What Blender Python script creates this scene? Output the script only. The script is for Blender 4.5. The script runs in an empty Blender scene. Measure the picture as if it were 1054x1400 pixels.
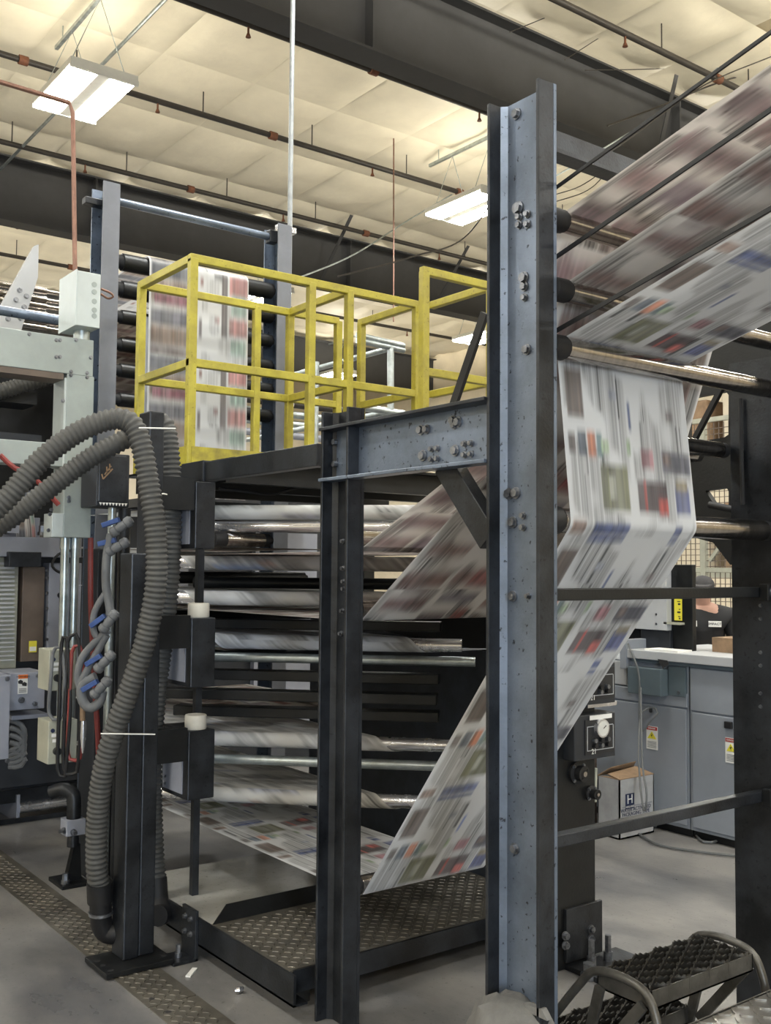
import bpy, bmesh, math, random
import numpy as np
from mathutils import Vector, Matrix

random.seed(7)
RNG = np.random.default_rng(7)
scene = bpy.context.scene
COL = scene.collection

# ------------------------------------------------------------------ camera
FPX, CAM_H = 1398.3, 1.6
YAW, PITCH, ROLL = (math.radians(a) for a in (36.99, 3.228, 0.457))
_F = np.array([math.sin(YAW)*math.cos(PITCH), math.cos(YAW)*math.cos(PITCH), math.sin(PITCH)])
_r0 = np.array([math.cos(YAW), -math.sin(YAW), 0.0])
_u0 = np.cross(_r0, _F)
_R = math.cos(ROLL)*_r0 + math.sin(ROLL)*_u0
_U = -math.sin(ROLL)*_r0 + math.cos(ROLL)*_u0
_C = np.array([0, 0, CAM_H])


def ray(u, v):
    return _F + _R*(u-527)/FPX - _U*(v-700)/FPX


def P(u, v, X=None, Y=None, Z=None, D=None):
    """A point of the place, measured off the photograph on a known plane."""
    d = ray(u, v)
    t = X/d[0] if X is not None else Y/d[1] if Y is not None else (Z-CAM_H)/d[2] if Z is not None else D
    return Vector(_C + t*d)


cam = bpy.data.cameras.new('camera')
cam.sensor_fit = 'HORIZONTAL'
cam.sensor_width = 36
cam.lens = 36*FPX/1054
cam.clip_start = 0.05
cam.clip_end = 200
cam_o = bpy.data.objects.new('camera', cam)
COL.objects.link(cam_o)
M = Matrix.Identity(4)
for i, ax in enumerate((_R, _U, -_F)):
    for j in range(3):
        M[j][i] = ax[j]
M[2][3] = CAM_H
cam_o.matrix_world = M
scene.camera = cam_o

# ------------------------------------------------------------------ world, light, exposure
w = bpy.data.worlds.new('world')
scene.world = w
w.use_nodes = True
w.node_tree.nodes['Background'].inputs[0].default_value = (0.55, 0.65, 0.8, 1)
w.node_tree.nodes['Background'].inputs[1].default_value = 0.4
scene.view_settings.view_transform = 'Standard'
scene.view_settings.look = 'None'
scene.view_settings.gamma = 1
scene.view_settings.exposure = 0.08
DOWN_W, UP_W, FRONT_W = 135.0, 14.5, 900.0


def area(name, loc, sx, sy, power, color, direction, parent=None, spread=math.pi):
    l = bpy.data.lights.new(name, 'AREA')
    l.shape = 'RECTANGLE'
    l.size, l.size_y = sx, sy
    l.energy = power
    l.color = color
    l.spread = spread
    o = bpy.data.objects.new(name, l)
    COL.objects.link(o)
    o.location = loc
    o.rotation_euler = Vector(direction).to_track_quat('-Z', 'Y').to_euler()
    if parent:
        o.parent = parent
    return o


# cool lamp added behind the camera in place of assumed daylight
area('cool_front_lamp', (-2.0, -8.9, 2.1), 4.0, 3.6, FRONT_W, (0.70, 0.84, 1.0), (0.25, 1, 0.0))

# ------------------------------------------------------------------ materials
MATS = {}


def mat(name, col, rough=0.5, metal=0.0, var=0.25, scale=6.0, bump=0.0, bscale=60.0, stretch=(1, 1, 1), col2=None, spots=0.0, emit=None):
    if name in MATS:
        return MATS[name]
    m = bpy.data.materials.new(name)
    m.use_nodes = True
    nt = m.node_tree
    b = nt.nodes['Principled BSDF']
    b.inputs['Roughness'].default_value = rough
    b.inputs['Metallic'].default_value = metal
    tc = nt.nodes.new('ShaderNodeTexCoord')
    mp = nt.nodes.new('ShaderNodeMapping')
    mp.inputs['Scale'].default_value = stretch
    geo = nt.nodes.new('ShaderNodeNewGeometry')
    nt.links.new(geo.outputs['Position'], mp.inputs['Vector'])
    n = nt.nodes.new('ShaderNodeTexNoise')
    n.inputs['Scale'].default_value = scale
    n.inputs['Detail'].default_value = 6
    n.inputs['Roughness'].default_value = 0.65
    nt.links.new(mp.outputs[0], n.inputs['Vector'])
    ramp = nt.nodes.new('ShaderNodeValToRGB')
    c = Vector(col)
    c2 = Vector(col2) if col2 else c*(1-var)
    ramp.color_ramp.elements[0].position = 0.35
    ramp.color_ramp.elements[1].position = 0.65
    ramp.color_ramp.elements[0].color = (*c2, 1)
    ramp.color_ramp.elements[1].color = (*(c if col2 else c*(1+var*0.6)), 1)
    nt.links.new(n.outputs['Fac'], ramp.inputs[0])
    out = ramp.outputs[0]
    if spots:
        n2 = nt.nodes.new('ShaderNodeTexNoise')
        n2.inputs['Scale'].default_value = 55
        n2.inputs['Detail'].default_value = 3
        nt.links.new(geo.outputs['Position'], n2.inputs['Vector'])
        r2 = nt.nodes.new('ShaderNodeValToRGB')
        r2.color_ramp.elements[0].position = 0.30
        r2.color_ramp.elements[0].color = (1-spots, 1-spots, 1-spots, 1)
        r2.color_ramp.elements[1].position = 0.36
        mx = nt.nodes.new('ShaderNodeMix')
        mx.data_type = 'RGBA'
        mx.blend_type = 'MULTIPLY'
        mx.inputs[0].default_value = 1
        nt.links.new(n2.outputs['Fac'], r2.inputs[0])
        nt.links.new(out, mx.inputs[6])
        nt.links.new(r2.outputs[0], mx.inputs[7])
        out = mx.outputs[2]
    nt.links.new(out, b.inputs['Base Color'])
    rr = nt.nodes.new('ShaderNodeMapRange')
    rr.inputs[3].default_value = max(0.02, rough-0.1)
    rr.inputs[4].default_value = min(1, rough+0.12)
    nt.links.new(n.outputs['Fac'], rr.inputs[0])
    nt.links.new(rr.outputs[0], b.inputs['Roughness'])
    if bump:
        n3 = nt.nodes.new('ShaderNodeTexNoise')
        n3.inputs['Scale'].default_value = bscale
        n3.inputs['Detail'].default_value = 4
        nt.links.new(mp.outputs[0], n3.inputs['Vector'])
        bp = nt.nodes.new('ShaderNodeBump')
        bp.inputs['Strength'].default_value = bump
        bp.inputs['Distance'].default_value = 0.01
        nt.links.new(n3.outputs['Fac'], bp.inputs['Height'])
        nt.links.new(bp.outputs[0], b.inputs['Normal'])
    if emit:
        b.inputs['Emission Color'].default_value = (*emit[0], 1)
        b.inputs['Emission Strength'].default_value = emit[1]
    MATS[name] = m
    return m


m_floor = mat('concrete_floor', (0.235, 0.225, 0.21), 0.30, 0, 0, 1.7, 0.06, 40, col2=(0.092, 0.092, 0.096), spots=0.45, stretch=(1, .55, 1))
m_ceil = mat('insulation', (0.80, 0.74, 0.60), 0.55, 0, 0.07, 1.5, 1.0, 4.0)
m_ceil_base = mat('ceiling_deck', (0.45, 0.38, 0.26), 0.7, 0, 0.15, 3)
m_wall = mat('cream_wall', (0.60, 0.53, 0.40), 0.7, 0, 0.12, 1.5)
m_beam = mat('dark_beam_paint', (0.050, 0.051, 0.055), 0.7, 0, 0.2, 2)
m_pipe = mat('black_pipe', (0.03, 0.025, 0.022), 0.5, 0, 0.3, 8)
m_rust = mat('rusty_fitting', (0.16, 0.06, 0.03), 0.7, 0, 0.3, 20)
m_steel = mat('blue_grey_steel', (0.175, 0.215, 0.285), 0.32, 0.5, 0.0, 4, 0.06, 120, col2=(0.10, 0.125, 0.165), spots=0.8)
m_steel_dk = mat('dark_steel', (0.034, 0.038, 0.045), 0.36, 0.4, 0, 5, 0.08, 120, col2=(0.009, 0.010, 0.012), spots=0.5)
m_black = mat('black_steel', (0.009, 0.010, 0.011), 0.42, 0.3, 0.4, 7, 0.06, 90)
m_edge = mat('worn_edge_steel', (0.42, 0.44, 0.46), 0.35, 0.8, 0.25, 14)
m_bolt = mat('zinc_bolt', (0.22, 0.23, 0.25), 0.3, 0.85, 0.4, 30)
m_chrome = mat('roller_steel', (0.42, 0.39, 0.36), 0.17, 1.0, 0.22, 9, stretch=(6, 1, 1))
m_alu = mat('bright_aluminium', (0.68, 0.68, 0.70), 0.25, 0.9, 0.12, 9)
m_yellow = mat('yellow_paint', (0.47, 0.41, 0.045), 0.45, 0, 0, 9, 0.05, 50, col2=(0.33, 0.28, 0.035), spots=0.35)
m_yellow_dirty = mat('grimy_yellow_paint', (0.52, 0.44, 0.04), 0.5, 0, 0, 5, col2=(0.10, 0.085, 0.03))
m_duct = mat('grey_green_duct', (0.30, 0.34, 0.33), 0.45, 0.2, 0.12, 4)
m_duct_lt = mat('light_duct', (0.48, 0.53, 0.53), 0.45, 0.2, 0.1, 4)
m_galv = mat('galvanised', (0.42, 0.47, 0.48), 0.32, 0.8, 0.25, 14)
m_dull = mat('dull_zinc', (0.30, 0.32, 0.33), 0.5, 0.3, 0.2, 14)
m_tower = mat('tower_paint', (0.15, 0.16, 0.185), 0.5, 0.1, 0.15, 5)
m_copper = mat('copper_pipe', (0.24, 0.13, 0.095), 0.45, 0.5, 0.25, 10)
m_hose = mat('hose_rubber', (0.055, 0.055, 0.052), 0.62, 0, 0.25, 9)
m_hose_gr = mat('grey_rubber', (0.12, 0.125, 0.13), 0.6, 0, 0.2, 9)
m_rubber = mat('black_rubber', (0.006, 0.006, 0.007), 0.6, 0, 0.3, 9)
m_red = mat('red_hose', (0.22, 0.035, 0.03), 0.5, 0, 0.2, 9)
m_blue = mat('blue_handle', (0.03, 0.07, 0.22), 0.45, 0, 0.3, 20)
m_press = mat('press_blue_grey', (0.27, 0.285, 0.335), 0.45, 0.1, 0.12, 3)
m_press_dk = mat('press_dark', (0.020, 0.023, 0.029), 0.5, 0.1, 0.3, 4)
m_side = mat('side_plate_blue', (0.040, 0.048, 0.062), 0.55, 0.1, 0.35, 9)
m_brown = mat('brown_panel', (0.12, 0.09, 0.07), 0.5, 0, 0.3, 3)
m_beige = mat('beige_box', (0.36, 0.36, 0.29), 0.5, 0.1, 0.15, 6)
m_white = mat('white_label', (0.75, 0.74, 0.70), 0.6, 0, 0.05, 9)
m_orange = mat('orange_label', (0.75, 0.17, 0.03), 0.6, 0, 0.05, 9)
m_redlab = mat('red_label', (0.40, 0.03, 0.03), 0.6, 0, 0.05, 9)
m_yellab = mat('yellow_label', (0.75, 0.66, 0.05), 0.6, 0, 0.05, 9)
m_ink = mat('black_ink', (0.015, 0.015, 0.016), 0.6, 0, 0.05, 9)
m_navy = mat('navy_ink', (0.012, 0.02, 0.06), 0.6, 0, 0.05, 9)
m_cab = mat('cabinet_grey', (0.25, 0.27, 0.30), 0.5, 0.1, 0.08, 3)
m_cab_dk = mat('cabinet_dark_grey', (0.10, 0.13, 0.145), 0.5, 0.1, 0.1, 3)
m_cab_lt = mat('pale_grey_panel', (0.42, 0.43, 0.44), 0.5, 0.1, 0.06, 3)
m_card = mat('white_carton', (0.36, 0.36, 0.36), 0.8, 0, 0.2, 6)
m_kraft = mat('kraft_carton', (0.26, 0.17, 0.10), 0.85, 0, 0.25, 10)
m_wood = mat('dark_wood', (0.07, 0.05, 0.04), 0.7, 0, 0.4, 8, stretch=(1, 1, 6))
m_sheet = mat('smooth_steel_sheet', (0.50, 0.49, 0.45), 0.18, 0.2, 0.0, 3, 0.03, 30, col2=(0.36, 0.355, 0.33), spots=0.3)
m_tread = mat('tread_plate', (0.14, 0.128, 0.105), 0.42, 0.3, 0, 6, 0.1, 60, col2=(0.065, 0.06, 0.05))
m_tread_lt = mat('bright_tread_plate', (0.30, 0.29, 0.27), 0.3, 0.75, 0.25, 8)
m_conc = mat('rough_grout', (0.13, 0.128, 0.122), 0.85, 0, 0.3, 8, 0.5, 30)
m_tube = mat('lamp_tube', (1, 1, 1), 0.5, emit=((1.0, 0.95, 0.80), 30.0))
m_refl = mat('lamp_reflector', (0.80, 0.80, 0.76), 0.3, 0.2, 0.05, 9)
m_skin = mat('skin', (0.45, 0.26, 0.19), 0.55, 0, 0.1, 12)
m_shirt = mat('black_shirt', (0.014, 0.014, 0.015), 0.85, 0, 0.3, 10)
m_cap = mat('charcoal_cap', (0.045, 0.043, 0.045), 0.8, 0, 0.2, 20)
m_trousers = mat('dark_trousers', (0.03, 0.035, 0.05), 0.85, 0, 0.2, 10)
m_tape = mat('tape_roll', (0.52, 0.50, 0.44), 0.5, 0, 0.1, 14)
m_grat = mat('serrated_grating', (0.10, 0.095, 0.085), 0.32, 0.85, 0.3, 30)
m_stool = mat('stool_frame', (0.10, 0.095, 0.085), 0.4, 0.6, 0.35, 14)
m_cable = mat('grey_cable', (0.11, 0.115, 0.115), 0.5, 0, 0.2, 10)
m_screen = mat('dial_face', (0.6, 0.6, 0.56), 0.4, 0, 0.05, 9)


def paper_material():
    m = bpy.data.materials.new('newsprint')
    m.use_nodes = True
    nt = m.node_tree
    b = nt.nodes['Principled BSDF']
    b.inputs['Roughness'].default_value = 0.8
    a = nt.nodes.new('ShaderNodeVertexColor')
    a.layer_name = 'print'
    nt.links.new(a.outputs['Color'], b.inputs['Base Color'])
    # thin paper lets a little light through
    tr = nt.nodes.new('ShaderNodeBsdfTranslucent')
    nt.links.new(a.outputs['Color'], tr.inputs['Color'])
    mx = nt.nodes.new('ShaderNodeMixShader')
    mx.inputs[0].default_value = 0.32
    nt.links.new(b.outputs[0], mx.inputs[1])
    nt.links.new(tr.outputs[0], mx.inputs[2])
    nt.links.new(mx.outputs[0], nt.nodes['Material Output'].inputs['Surface'])
    return m


m_paper = paper_material()


# ------------------------------------------------------------------ mesh helpers
class MB:
    def __init__(self):
        self.v, self.f = [], []

    def add(self, vs, fs):
        o = len(self.v)
        self.v += [tuple(p) for p in vs]
        self.f += [tuple(i+o for i in q) for q in fs]
        return self

    def box(self, lo, hi):
        (a, b, c), (d, e, f) = lo, hi
        a, d = min(a, d), max(a, d)
        b, e = min(b, e), max(b, e)
        c, f = min(c, f), max(c, f)
        return self.add([(a, b, c), (d, b, c), (d, e, c), (a, e, c), (a, b, f), (d, b, f), (d, e, f), (a, e, f)],
                        [(0, 3, 2, 1), (4, 5, 6, 7), (0, 1, 5, 4), (1, 2, 6, 5), (2, 3, 7, 6), (3, 0, 4, 7)])

    def bar(self, p0, p1, wd, ht, up=(0, 0, 1)):
        """rectangular bar from p0 to p1, wd across and ht along up"""
        p0, p1 = Vector(p0), Vector(p1)
        d = (p1-p0).normalized()
        s = d.cross(Vector(up))
        s = s.normalized() if s.length > 1e-4 else Vector((1, 0, 0))
        u = s.cross(d).normalized()
        vs = []
        for p in (p0, p1):
            for a, b in ((-1, -1), (1, -1), (1, 1), (-1, 1)):
                vs.append(p + s*(a*wd/2) + u*(b*ht/2))
        return self.add(vs, [(0, 3, 2, 1), (4, 5, 6, 7), (0, 1, 5, 4), (1, 2, 6, 5), (2, 3, 7, 6), (3, 0, 4, 7)])

    def prism(self, pts, vec):
        n = len(pts)
        pts = [Vector(p) for p in pts]
        vec = Vector(vec)
        vs = pts + [p+vec for p in pts]
        return self.add(vs, [tuple(range(n-1, -1, -1)), tuple(range(n, 2*n))] + [(i, (i+1) % n, n+(i+1) % n, n+i) for i in range(n)])

    def tube(self, pts, r, n=10, cap=True):
        pts = [Vector(p) for p in pts]
        k = len(pts)
        rs = r if hasattr(r, '__len__') else [r]*k
        t = [(pts[min(i+1, k-1)]-pts[max(i-1, 0)]).normalized() for i in range(k)]
        a = t[0].orthogonal().normalized()
        vs = []
        for i in range(k):
            a = (a - t[i]*a.dot(t[i])).normalized()
            b = t[i].cross(a)
            for j in range(n):
                q = 2*math.pi*j/n
                vs.append(pts[i] + (a*math.cos(q)+b*math.sin(q))*rs[i])
        fs = [(i*n+j, i*n+(j+1) % n, (i+1)*n+(j+1) % n, (i+1)*n+j) for i in range(k-1) for j in range(n)]
        if cap:
            fs += [tuple(range(n-1, -1, -1)), tuple((k-1)*n+j for j in range(n))]
        return self.add(vs, fs)

    def cyl(self, p0, p1, r, n=16, r2=None):
        return self.tube([p0, p1], [r, r if r2 is None else r2], n)

    def lathe(self, p0, axis, prof, n=20):
        ax = Vector(axis).normalized()
        return self.tube([Vector(p0)+ax*h for _, h in prof], [max(r, 1e-4) for r, _ in prof], n)

    def ball(self, c, r, n=12, sc=(1, 1, 1)):
        c = Vector(c)
        pr = [(math.sin(math.pi*i/8), -math.cos(math.pi*i/8)) for i in range(9)]
        vs, fs = [], []
        for s, h in pr:
            for j in range(n):
                q = 2*math.pi*j/n
                vs.append(c+Vector((r*s*math.cos(q)*sc[0], r*s*math.sin(q)*sc[1], r*h*sc[2])))
        fs = [(i*n+j, i*n+(j+1) % n, (i+1)*n+(j+1) % n, (i+1)*n+j) for i in range(8) for j in range(n)]
        return self.add(vs, fs)

    def build(self, name, m, parent=None, smooth=False, bevel=0.0, label=None, kind=None):
        vs = [Vector(p) for p in self.v]
        lo = Vector((min(p[i] for p in vs) for i in range(3)))
        hi = Vector((max(p[i] for p in vs) for i in range(3)))
        o0 = Vector(((lo.x+hi.x)/2, (lo.y+hi.y)/2, lo.z))
        me = bpy.data.meshes.new(name)
        me.from_pydata([p-o0 for p in vs], [], self.f)
        me.materials.append(m)
        bm = bmesh.new()
        bm.from_mesh(me)
        bmesh.ops.recalc_face_normals(bm, faces=bm.faces)
        bm.to_mesh(me)
        bm.free()
        if smooth:
            me.shade_smooth()
            me.set_sharp_from_angle(angle=math.radians(38))
        o = bpy.data.objects.new(name, me)
        COL.objects.link(o)
        o.location = o0
        if parent:
            attach(o, parent)
        if bevel:
            b = o.modifiers.new('bevel', 'BEVEL')
            b.width = bevel
            b.segments = 2
            b.limit_method = 'ANGLE'
        if label:
            o['label'] = label
        if kind:
            o['kind'] = kind
        return o


WLOC = {}


def attach(o, parent):
    o.parent = parent
    p, base = parent, Vector((0, 0, 0))
    while p is not None:
        base = base + p.location
        p = p.parent
    o.location = o.location - base


def thing(name, label, cat, loc=(0, 0, 0), group=None, kind=None):
    o = bpy.data.objects.new(name, None)
    o.empty_display_size = 0.1
    COL.objects.link(o)
    o.location = loc
    return tag(o, label, cat, group, kind)


def tag(o, label, cat=None, group=None, kind=None):
    o['label'] = label
    if cat:
        o['category'] = cat
    if group:
        o['group'] = group
    if kind:
        o['kind'] = kind
    return o


def copy_tree(o, parent=None):
    c = o.copy()
    COL.objects.link(c)
    c.parent = parent
    for ch in list(o.children):
        copy_tree(ch, c)
    return c


def inst(src, parent, loc, name=None):
    """another piece sharing src's mesh, at a world place, under parent"""
    c = bpy.data.objects.new(name or src.name.split('.')[0], src.data)
    COL.objects.link(c)
    c.location = loc
    c.rotation_euler = src.rotation_euler
    for md in src.modifiers:
        if md.type == 'BEVEL':
            b = c.modifiers.new('bevel', 'BEVEL')
            b.width, b.segments, b.limit_method = md.width, md.segments, md.limit_method
    if parent:
        attach(c, parent)
    return c


def text_mesh(name, txt, m, origin, xdir, ydir, size, parent, extrude=0.0006, align='CENTER'):
    cu = bpy.data.curves.new('txt', 'FONT')
    cu.body = txt
    cu.size = size
    cu.extrude = extrude
    cu.align_x = align
    cu.align_y = 'CENTER'
    t = bpy.data.objects.new('txt', cu)
    COL.objects.link(t)
    dg = bpy.context.evaluated_depsgraph_get()
    me = bpy.data.meshes.new_from_object(t.evaluated_get(dg))
    bpy.data.objects.remove(t)
    x, y = Vector(xdir).normalized(), Vector(ydir).normalized()
    R = Matrix((x, y, x.cross(y))).transposed().to_4x4()
    me.transform(R)
    me.name = name
    me.materials.clear()
    me.materials.append(m)
    o = bpy.data.objects.new(name, me)
    COL.objects.link(o)
    o.location = Vector(origin)
    if parent:
        attach(o, parent)
    return o


def spline(pts, step=0.02):
    """Catmull-Rom through pts, resampled evenly"""
    pts = [np.array(p, float) for p in pts]
    pts = [2*pts[0]-pts[1]] + pts + [2*pts[-1]-pts[-2]]
    out = []
    for i in range(1, len(pts)-2):
        a, b, c, d = pts[i-1:i+3]
        for t in np.linspace(0, 1, 24, endpoint=False):
            out.append(0.5*((2*b)+(c-a)*t+(2*a-5*b+4*c-d)*t*t+(3*b-a-3*c+d)*t**3))
    out.append(pts[-2])
    out = np.array(out)
    s = np.r_[0, np.cumsum(np.linalg.norm(np.diff(out, axis=0), axis=1))]
    k = max(3, int(s[-1]/step))
    q = np.linspace(0, s[-1], k)
    return [Vector([np.interp(x, s, out[:, j]) for j in range(3)]) for x in q]


# ================================================================== ROOM SHELL
X0, X1, Y0, Y1, ZC = -9.0, 18.0, -9.0, 25.5, 7.56
o = MB().box((X0, Y0, -0.2), (X1, Y1, 0)).build('floor', m_floor)
tag(o, 'grey stained concrete factory floor', kind='structure')
ceil = MB().box((X0, Y0, ZC+0.04), (X1, Y1, ZC+0.2)).build('ceiling', m_ceil_base)
tag(ceil, 'cream insulated roof lining in pillowed rectangular panels', kind='structure')
for nm, lo, hi in (('wall_back', (X0, Y1, 0), (X1, Y1+.2, ZC+.2)), ('wall_front', (X0, Y0-.2, 0), (X1, Y0, ZC+.2)),
                   ('wall_left', (X0-.2, Y0, 0), (X0, Y1, ZC+.2)), ('wall_right', (X1, Y0, 0), (X1+.2, Y1, ZC+.2))):
    o = MB().box(lo, hi).build(nm, m_wall)
    tag(o, 'plain cream painted factory wall', kind='structure')
# assumed door frame around the added cool lamp; the wall itself is closed
o = MB().box((-4.2, Y0, 0), (-4.0, Y0+.1, 3.95)).box((0, Y0, 0), (.2, Y0+.1, 3.95)).box((-4.2, Y0, 3.95), (.2, Y0+.1, 4.15)).build('door_1', m_steel_dk)
tag(o, 'dark steel door frame around the added cool lamp', kind='structure')

# pillowed insulation panels
PX, PY = 1.22, 1.52
K = 8


def pillow(seed):
    rg = np.random.default_rng(seed)
    vs, fs = [], []
    ph = rg.uniform(0, 6, 4)
    for j in range(K+1):
        for i in range(K+1):
            u, v = i/K, j/K
            e = (16*u*(1-u)*v*(1-v))**0.5
            wr = 0.016*math.sin(7*u+ph[0])*math.sin(4*v+ph[1]) + 0.008*math.sin(15*v+5*u+ph[2])
            vs.append(((u-.5)*PX, (v-.5)*PY, -0.085*e - wr*1.6*e))
    for j in range(K):
        for i in range(K):
            a = j*(K+1)+i
            fs.append((a, a+K+1, a+K+2, a+1))
    me = bpy.data.meshes.new('ceiling_panel')
    me.from_pydata(vs, [], fs)
    me.shade_smooth()
    me.materials.append(m_ceil)
    return me


pill = [pillow(s) for s in range(6)]
for i in range(15):
    for j in range(-1, 14):
        x, y = 0.6+PX*i, 4.0+PY*j
        if x > 1.6*y+1.5 or x < 0.22*y-1.2:
            continue
        c = bpy.data.objects.new('ceiling_panel', pill[(i*5+j*3+i*j) % 6])
        COL.objects.link(c)
        c.location = (x, y, ZC+0.02)
        attach(c, ceil)

# ------------------------------------------------------------------ roof beams
def roof_beam(y, zb, zt, label):
    t = thing('roof_beam', label, 'beam', (4.5, y, zb), 'painted roof beams')
    MB().box((X0, y-.012, zb+.02), (X1, y+.012, zt-.02)).build('web', m_beam, t)
    MB().box((X0, y-.15, zb), (X1, y+.15, zb+.025)).build('bottom_flange', m_beam, t)
    MB().box((X0, y-.15, zt-.025), (X1, y+.15, zt)).build('top_flange', m_beam, t)
    st = None
    for x in np.arange(X0+0.6, X1, 1.55*3):
        if st is None:
            st = MB().box((x-.012, y-.14, zb+.025), (x+.012, y+.14, zt-.025)).build('stiffener', m_beam, t)
        else:
            inst(st, t, (x, y, zb+.025))
    return t


roof_beam(7.75, 6.5, 7.40, 'massive dark grey roof beam running above the tall steel column')
roof_beam(14.75, 6.5, 7.44, 'dark grey roof beam behind the yellow railing and roller tower')
roof_beam(21.75, 6.5, 7.44, 'distant dark grey roof beam close to the far cream wall')

# angled flange braces on beam 1 and beam 2
_q = P(925, 108, Z=7.45)
for (x, y, dy, lab) in ((_q.x, 7.75, _q.y-7.75, 'flat angle brace tilted from massive roof beam up to the ceiling'), (9.6, 14.75, -1.0, 'flat angle brace tilted from the beam behind the yellow railing'),
                        (12.2, 14.75, -1.0, 'flat angle brace on the beam behind the tall steel column')):
    b = MB().bar((x, y+.05*np.sign(dy), 6.56), (x, y+dy, 7.50), 0.06, 0.012).build('flange_brace', m_beam)
    tag(b, lab, 'brace')

# ------------------------------------------------------------------ sprinkler pipes
def sprinkler_pipe(y, z, label, x0=0.5, x1=17.5, r=0.035):
    t = thing('sprinkler_pipe', label, 'pipe', (9, y, z), 'ceiling sprinkler pipes')
    MB().cyl((x0, y, z), (x1, y, z), r, 10).build('pipe', m_pipe, t, smooth=True)
    h = hd = cp = None
    for k, x in enumerate(np.arange(x0+1.3, x1, 1.6)):
        if k % 2 == 0:
            if h is None:
                h = MB().cyl((x, y, z-.10), (x, y, z-.03), .012, 8).cyl((x, y, z-.14), (x, y, z-.10), .03, 8, .015).build('sprinkler_head', m_rust, t)
            else:
                inst(h, t, (x, y, z-.14))
        else:
            if cp is None:
                cp = MB().cyl((x-.05, y, z), (x+.05, y, z), r*1.5, 10).build('coupling', m_rust, t, smooth=True)
            else:
                inst(cp, t, (x, y, z-r*1.5))
        if hd is None:
            hd = MB().cyl((x+.6, y, z), (x+.6, y, ZC-.05), .008, 6).build('hanger_rod', m_pipe, t)
        else:
            inst(hd, t, (x+.6, y, z))
    return t


sprinkler_pipe(11.25, 7.2, 'black sprinkler pipe crossing behind the hanging twin light fixture')
sprinkler_pipe(13.62, 7.2, 'black sprinkler pipe just above the beam behind the yellow railing')
sprinkler_pipe(9.05, 7.2, 'black sprinkler pipe tucked beside the massive roof beam flange')
sprinkler_pipe(6.80, 7.2, 'black sprinkler pipe over the rising paper webs')
sprinkler_pipe(16.6, 7.2, 'black sprinkler pipe seen below the beam behind the roller tower')
sprinkler_pipe(18.6, 7.2, 'far black sprinkler pipe close to the distant roof beam')

# ------------------------------------------------------------------ high bay lights
def high_bay():
    t = thing('high_bay_light', '', 'light', (0, 0, 0), 'hanging fluorescent high bay lights')
    W, L = .70, 1.16
    MB().box((-W/2, -L/2, .03), (W/2, L/2, .10)).build('housing', m_refl, t, bevel=.01)
    MB().box((-.06, -L/2, .0), (.06, L/2, .03)).box((-W/2, -L/2-.01, -.01), (W/2, -L/2+.02, .04)).box((-W/2, L/2-.02, -.01), (W/2, L/2+.01, .04)).build('centre_channel', m_refl, t)
    lt = None
    for x in (-.30, -.235, -.17, -.105, .105, .17, .235, .30):
        if lt is None:
            lt = MB().cyl((x, -L/2+.03, .005), (x, L/2-.03, .005), .022, 8).build('lamp_tube', m_tube, t, smooth=True)
        else:
            inst(lt, t, (x, 0, .005-.022))
    for y in (-.4, .4):
        MB().tube([(-.3, y, .1), (0, y, .87), (.3, y, .1)], .006, 5).build('chain', m_galv, t)
    MB().box((-.02, -.9, .87), (.02, .9, .91)).build('strut_channel', m_galv, t)
    for y in (-.7, .7):
        MB().cyl((0, y, .89), (0, y, 1.11), .006, 5).build('hanger_rod', m_galv, t)
    area('downlight', (0, 0, -.04), W, L, DOWN_W, (.95, .98, 1.0), (0, 0, -1), t)
    u = area('ceiling_fill', (0, 0, .13), W*.8, L*.8, UP_W, (1.0, .93, .77), (0, 0, 1), t)
    # added fill lamp that brightens the ceiling; constant falloff keeps it even
    u.data.use_nodes = True
    un = u.data.node_tree
    fo = un.nodes.new('ShaderNodeLightFalloff')
    fo.inputs['Strength'].default_value = 1.0
    un.links.new(fo.outputs['Constant'], un.nodes['Emission'].inputs['Strength'])
    return t


hb = high_bay()
LX, LY = (-7.1, -1.7, 3.72, 9.12, 14.5), (-6.9, -1.2, 4.5, 10.22, 15.9, 21.4)
seen_lab = {(3.72, 10.22): 'twin-row high bay light glowing in front of the upper press duct box',
            (9.12, 10.22): 'high bay light hanging beside the tall steel column'}
first = True
for x in LX:
    for y in LY:
        g = hb if first else copy_tree(hb)
        first = False
        g.location = (x, y, 6.5)
        g['label'] = seen_lab.get((x, y), 'far high bay light hanging deeper in the hall' if (y > 12) else 'high bay light hanging over the aisle beside the press')

# cross strut and conduit on ceiling (runs toward the light)
b = MB().cyl(P(0, 232, Z=7.2), P(235, -10, Z=7.2), .02, 8).build('ceiling_conduit', m_galv, smooth=True)
tag(b, 'thin steel conduit crossing under the ceiling past the lit twin fixture', 'conduit')

# ================================================================== STEEL FRAMES
def channel(name, axis, lo, hi, open_dir, t=0.012):
    pass


def bolt_at(parent, p, normal, r=.013, h=.014, src={}):
    n = Vector(normal)
    key = (tuple(n), r, h)
    if key not in src:
        o = MB().cyl(Vector(p), Vector(p)+n*h*.35, r*1.35, 12).cyl(Vector(p)+n*h*.3, Vector(p)+n*h, r, 6).build('bolt', m_bolt, parent)
        src[key] = (o, (o.location + sum_loc(parent)) - Vector(p))
        return o
    o, off = src[key]
    return inst(o, parent, Vector(p)+off, 'bolt')


def sum_loc(p):
    b = Vector((0, 0, 0))
    while p is not None:
        b = b+p.location
        p = p.parent
    return b


XT, XW = 2.05, 2.122      # flange tips and web plane of the left-hand channels
TW = .012


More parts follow.
